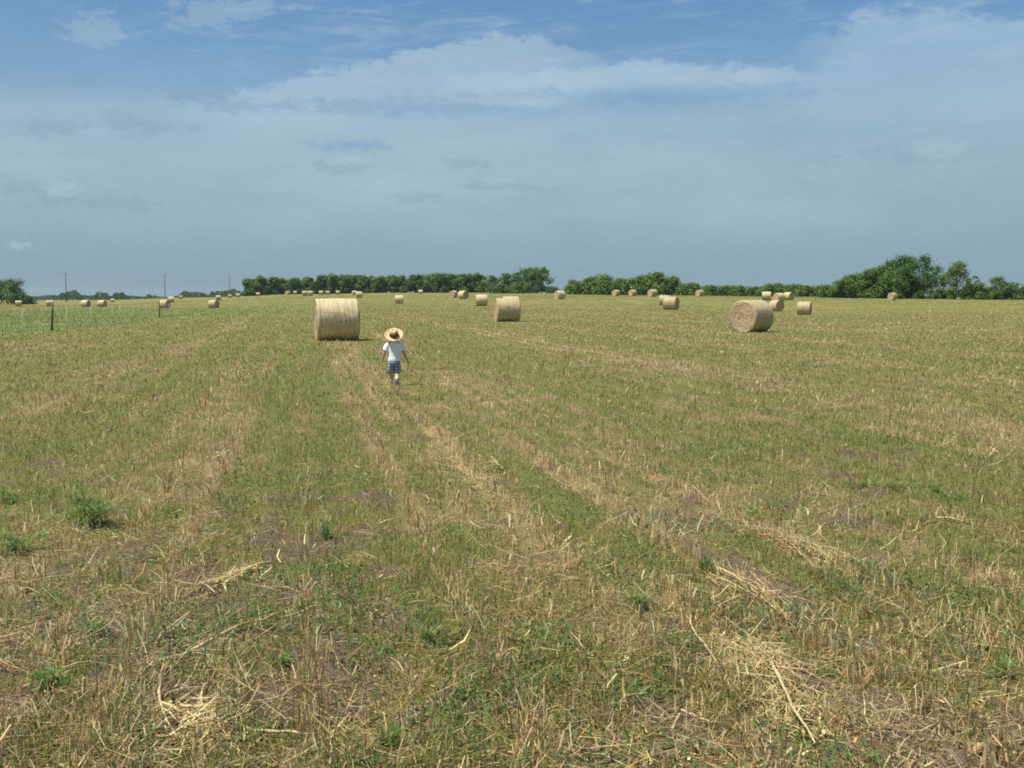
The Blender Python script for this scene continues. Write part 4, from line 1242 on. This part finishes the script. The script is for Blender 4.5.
    for s in (-1, 1):
        pts = [Vector(q[:3]) for q in legs[s]]
        an, heel, toe = pts[3], pts[4], pts[6]
        sock = MB().add(tube_arrays([pts[3] + (pts[2] - pts[3]) * .18, pts[3], pts[4]], [.034, .032, .033], 10)).build('sock', M_SOCK, root)
        dirn = (toe - heel).normalized()
        shoe = MB().add(tube_arrays([heel - dirn * .032 , heel - dirn * .018, heel + dirn * .02, heel.lerp(toe, .55), toe, toe + dirn * .02], [.018, .034, .038, .034, .029, .014], 12)).build('shoe', M_SHOE, root)
        dn = dirn.cross(Vector((1, 0, 0))); dn = dn if dn.z < 0 else -dn
        MB().add(tube_arrays([heel - dirn * .03 + dn * .028, heel.lerp(toe, .5) + dn * .026, toe + dirn * .014 + dn * .018], [.026, .033, .024], 10, flat=.3)).build('sole', M_SOLE, shoe)
    # hat: straw, pushed back on the head
    m, nt, b, out = material('woven_straw_hat')
    tc = nt.n('ShaderNodeTexCoord').outputs['Object']
    sp = nt.n('ShaderNodeSeparateXYZ'); nt.t.links.new(tc, sp.inputs[0])
    r = nt.m('SQRT', nt.m('ADD', nt.m('MULTIPLY', sp.outputs[0], sp.outputs[0]), nt.m('MULTIPLY', sp.outputs[1], sp.outputs[1])))
    wv = nt.m('SINE', nt.m('MULTIPLY', nt.m('ADD', r, sp.outputs[2]), 700.0)); f = nt.noise(tc, 90, 3)
    nt.set(b.inputs['Base Color'], nt.mix(nt.m('ADD', nt.m('MULTIPLY', wv, .3), f), (.56, .40, .20), (.72, .56, .32)))
    bump(nt, b, wv, .4, .003)
    hat = empty('straw_hat', (0, -.022, .905)); hat.parent = root; hat.rotation_euler = (rad(39), 0, rad(-3))
    prof = [(.166, .012), (.156, .004), (.135, -.002), (.11, -.002), (.090, .004), (.083, .02), (.079, .05), (.074, .085), (.066, .112), (.048, .124), (.02, .118), (0.001, .114)]
    n = 48; V = []; Q = []
    for i, (rr_, zz) in enumerate(prof):
        for k in range(n):
            a = 2 * math.pi * k / n
            up_ = .016 * max(0, (rr_ - .10) / .076) ** 1.6 * math.cos(a) ** 2          # curled sides
            dent = -.022 * math.exp(-((math.cos(a) * rr_) / .022) ** 2) if zz > .1 and rr_ < .06 else 0
            ax = 1.0 if rr_ > .1 else .92
            V.append((rr_ * math.cos(a) * ax, rr_ * math.sin(a) * 1.05, zz + up_ + dent))
    for i in range(len(prof) - 1):
        for k in range(n):
            k2 = (k + 1) % n
            Q.append((i * n + k, i * n + k2, (i + 1) * n + k2, (i + 1) * n + k))
    o = mesh_np('hat_shell', np.array(V), np.array(Q), m, smooth=True, parent=hat)
    md = o.modifiers.new('t', 'SOLIDIFY'); md.thickness = .004
    M_BAND = mat_plain('brown_hat_band', (.13, .055, .025), .3, 40, .8)
    V = []; Q = []
    for i, (rr_, zz) in enumerate(((.0925, .006), (.0875, .02), (.084, .042), (.0825, .066))):
        for k in range(n):
            a = 2 * math.pi * k / n
            V.append((rr_ * math.cos(a) * .925, rr_ * math.sin(a) * 1.055, zz))
    for i in range(3):
        for k in range(n):
            k2 = (k + 1) % n
            Q.append((i * n + k, i * n + k2, (i + 1) * n + k2, (i + 1) * n + k))
    mesh_np('hat_band', np.array(V), np.array(Q), M_BAND, smooth=True, parent=hat)
make_child()

# ------------------------------------------------------------------ haze
HAZE = 0.00008
if HAZE > 0:
    me = bpy.data.meshes.new('haze'); bm = bmesh.new(); bmesh.ops.create_cube(bm, size=1.0)
    for v in bm.verts: v.co = Vector((v.co.x * 5800, v.co.y * 5800, -8.0 if v.co.z < 0 else 22.0))
    bm.to_mesh(me); bm.free()
    o = bpy.data.objects.new('haze', me); COL.objects.link(o); o['kind'] = 'stuff'
    m = bpy.data.materials.new('haze_air'); m.use_nodes = True
    nt = NT(m.node_tree); out = nt.n('ShaderNodeOutputMaterial'); pv = nt.n('ShaderNodeVolumePrincipled')
    pv.inputs['Color'].default_value = (.86, .92, 1.0, 1); pv.inputs['Density'].default_value = HAZE; pv.inputs['Anisotropy'].default_value = .2
    nt.t.links.new(pv.outputs[0], out.inputs['Volume']); me.materials.append(m)

# ------------------------------------------------------------------ render settings
SC.view_settings.view_transform = 'Standard'
SC.view_settings.look = 'None'
SC.view_settings.exposure = 0.42
SC.view_settings.gamma = 1.0
SC.view_settings.use_curve_mapping = False
SC.render.engine = 'CYCLES'
SC.cycles.use_denoising = False
SC.cycles.filter_width = 1.8
SC.cycles.max_bounces = 6
SC.cycles.volume_bounces = 0
SC.cycles.sample_clamp_indirect = 4.0
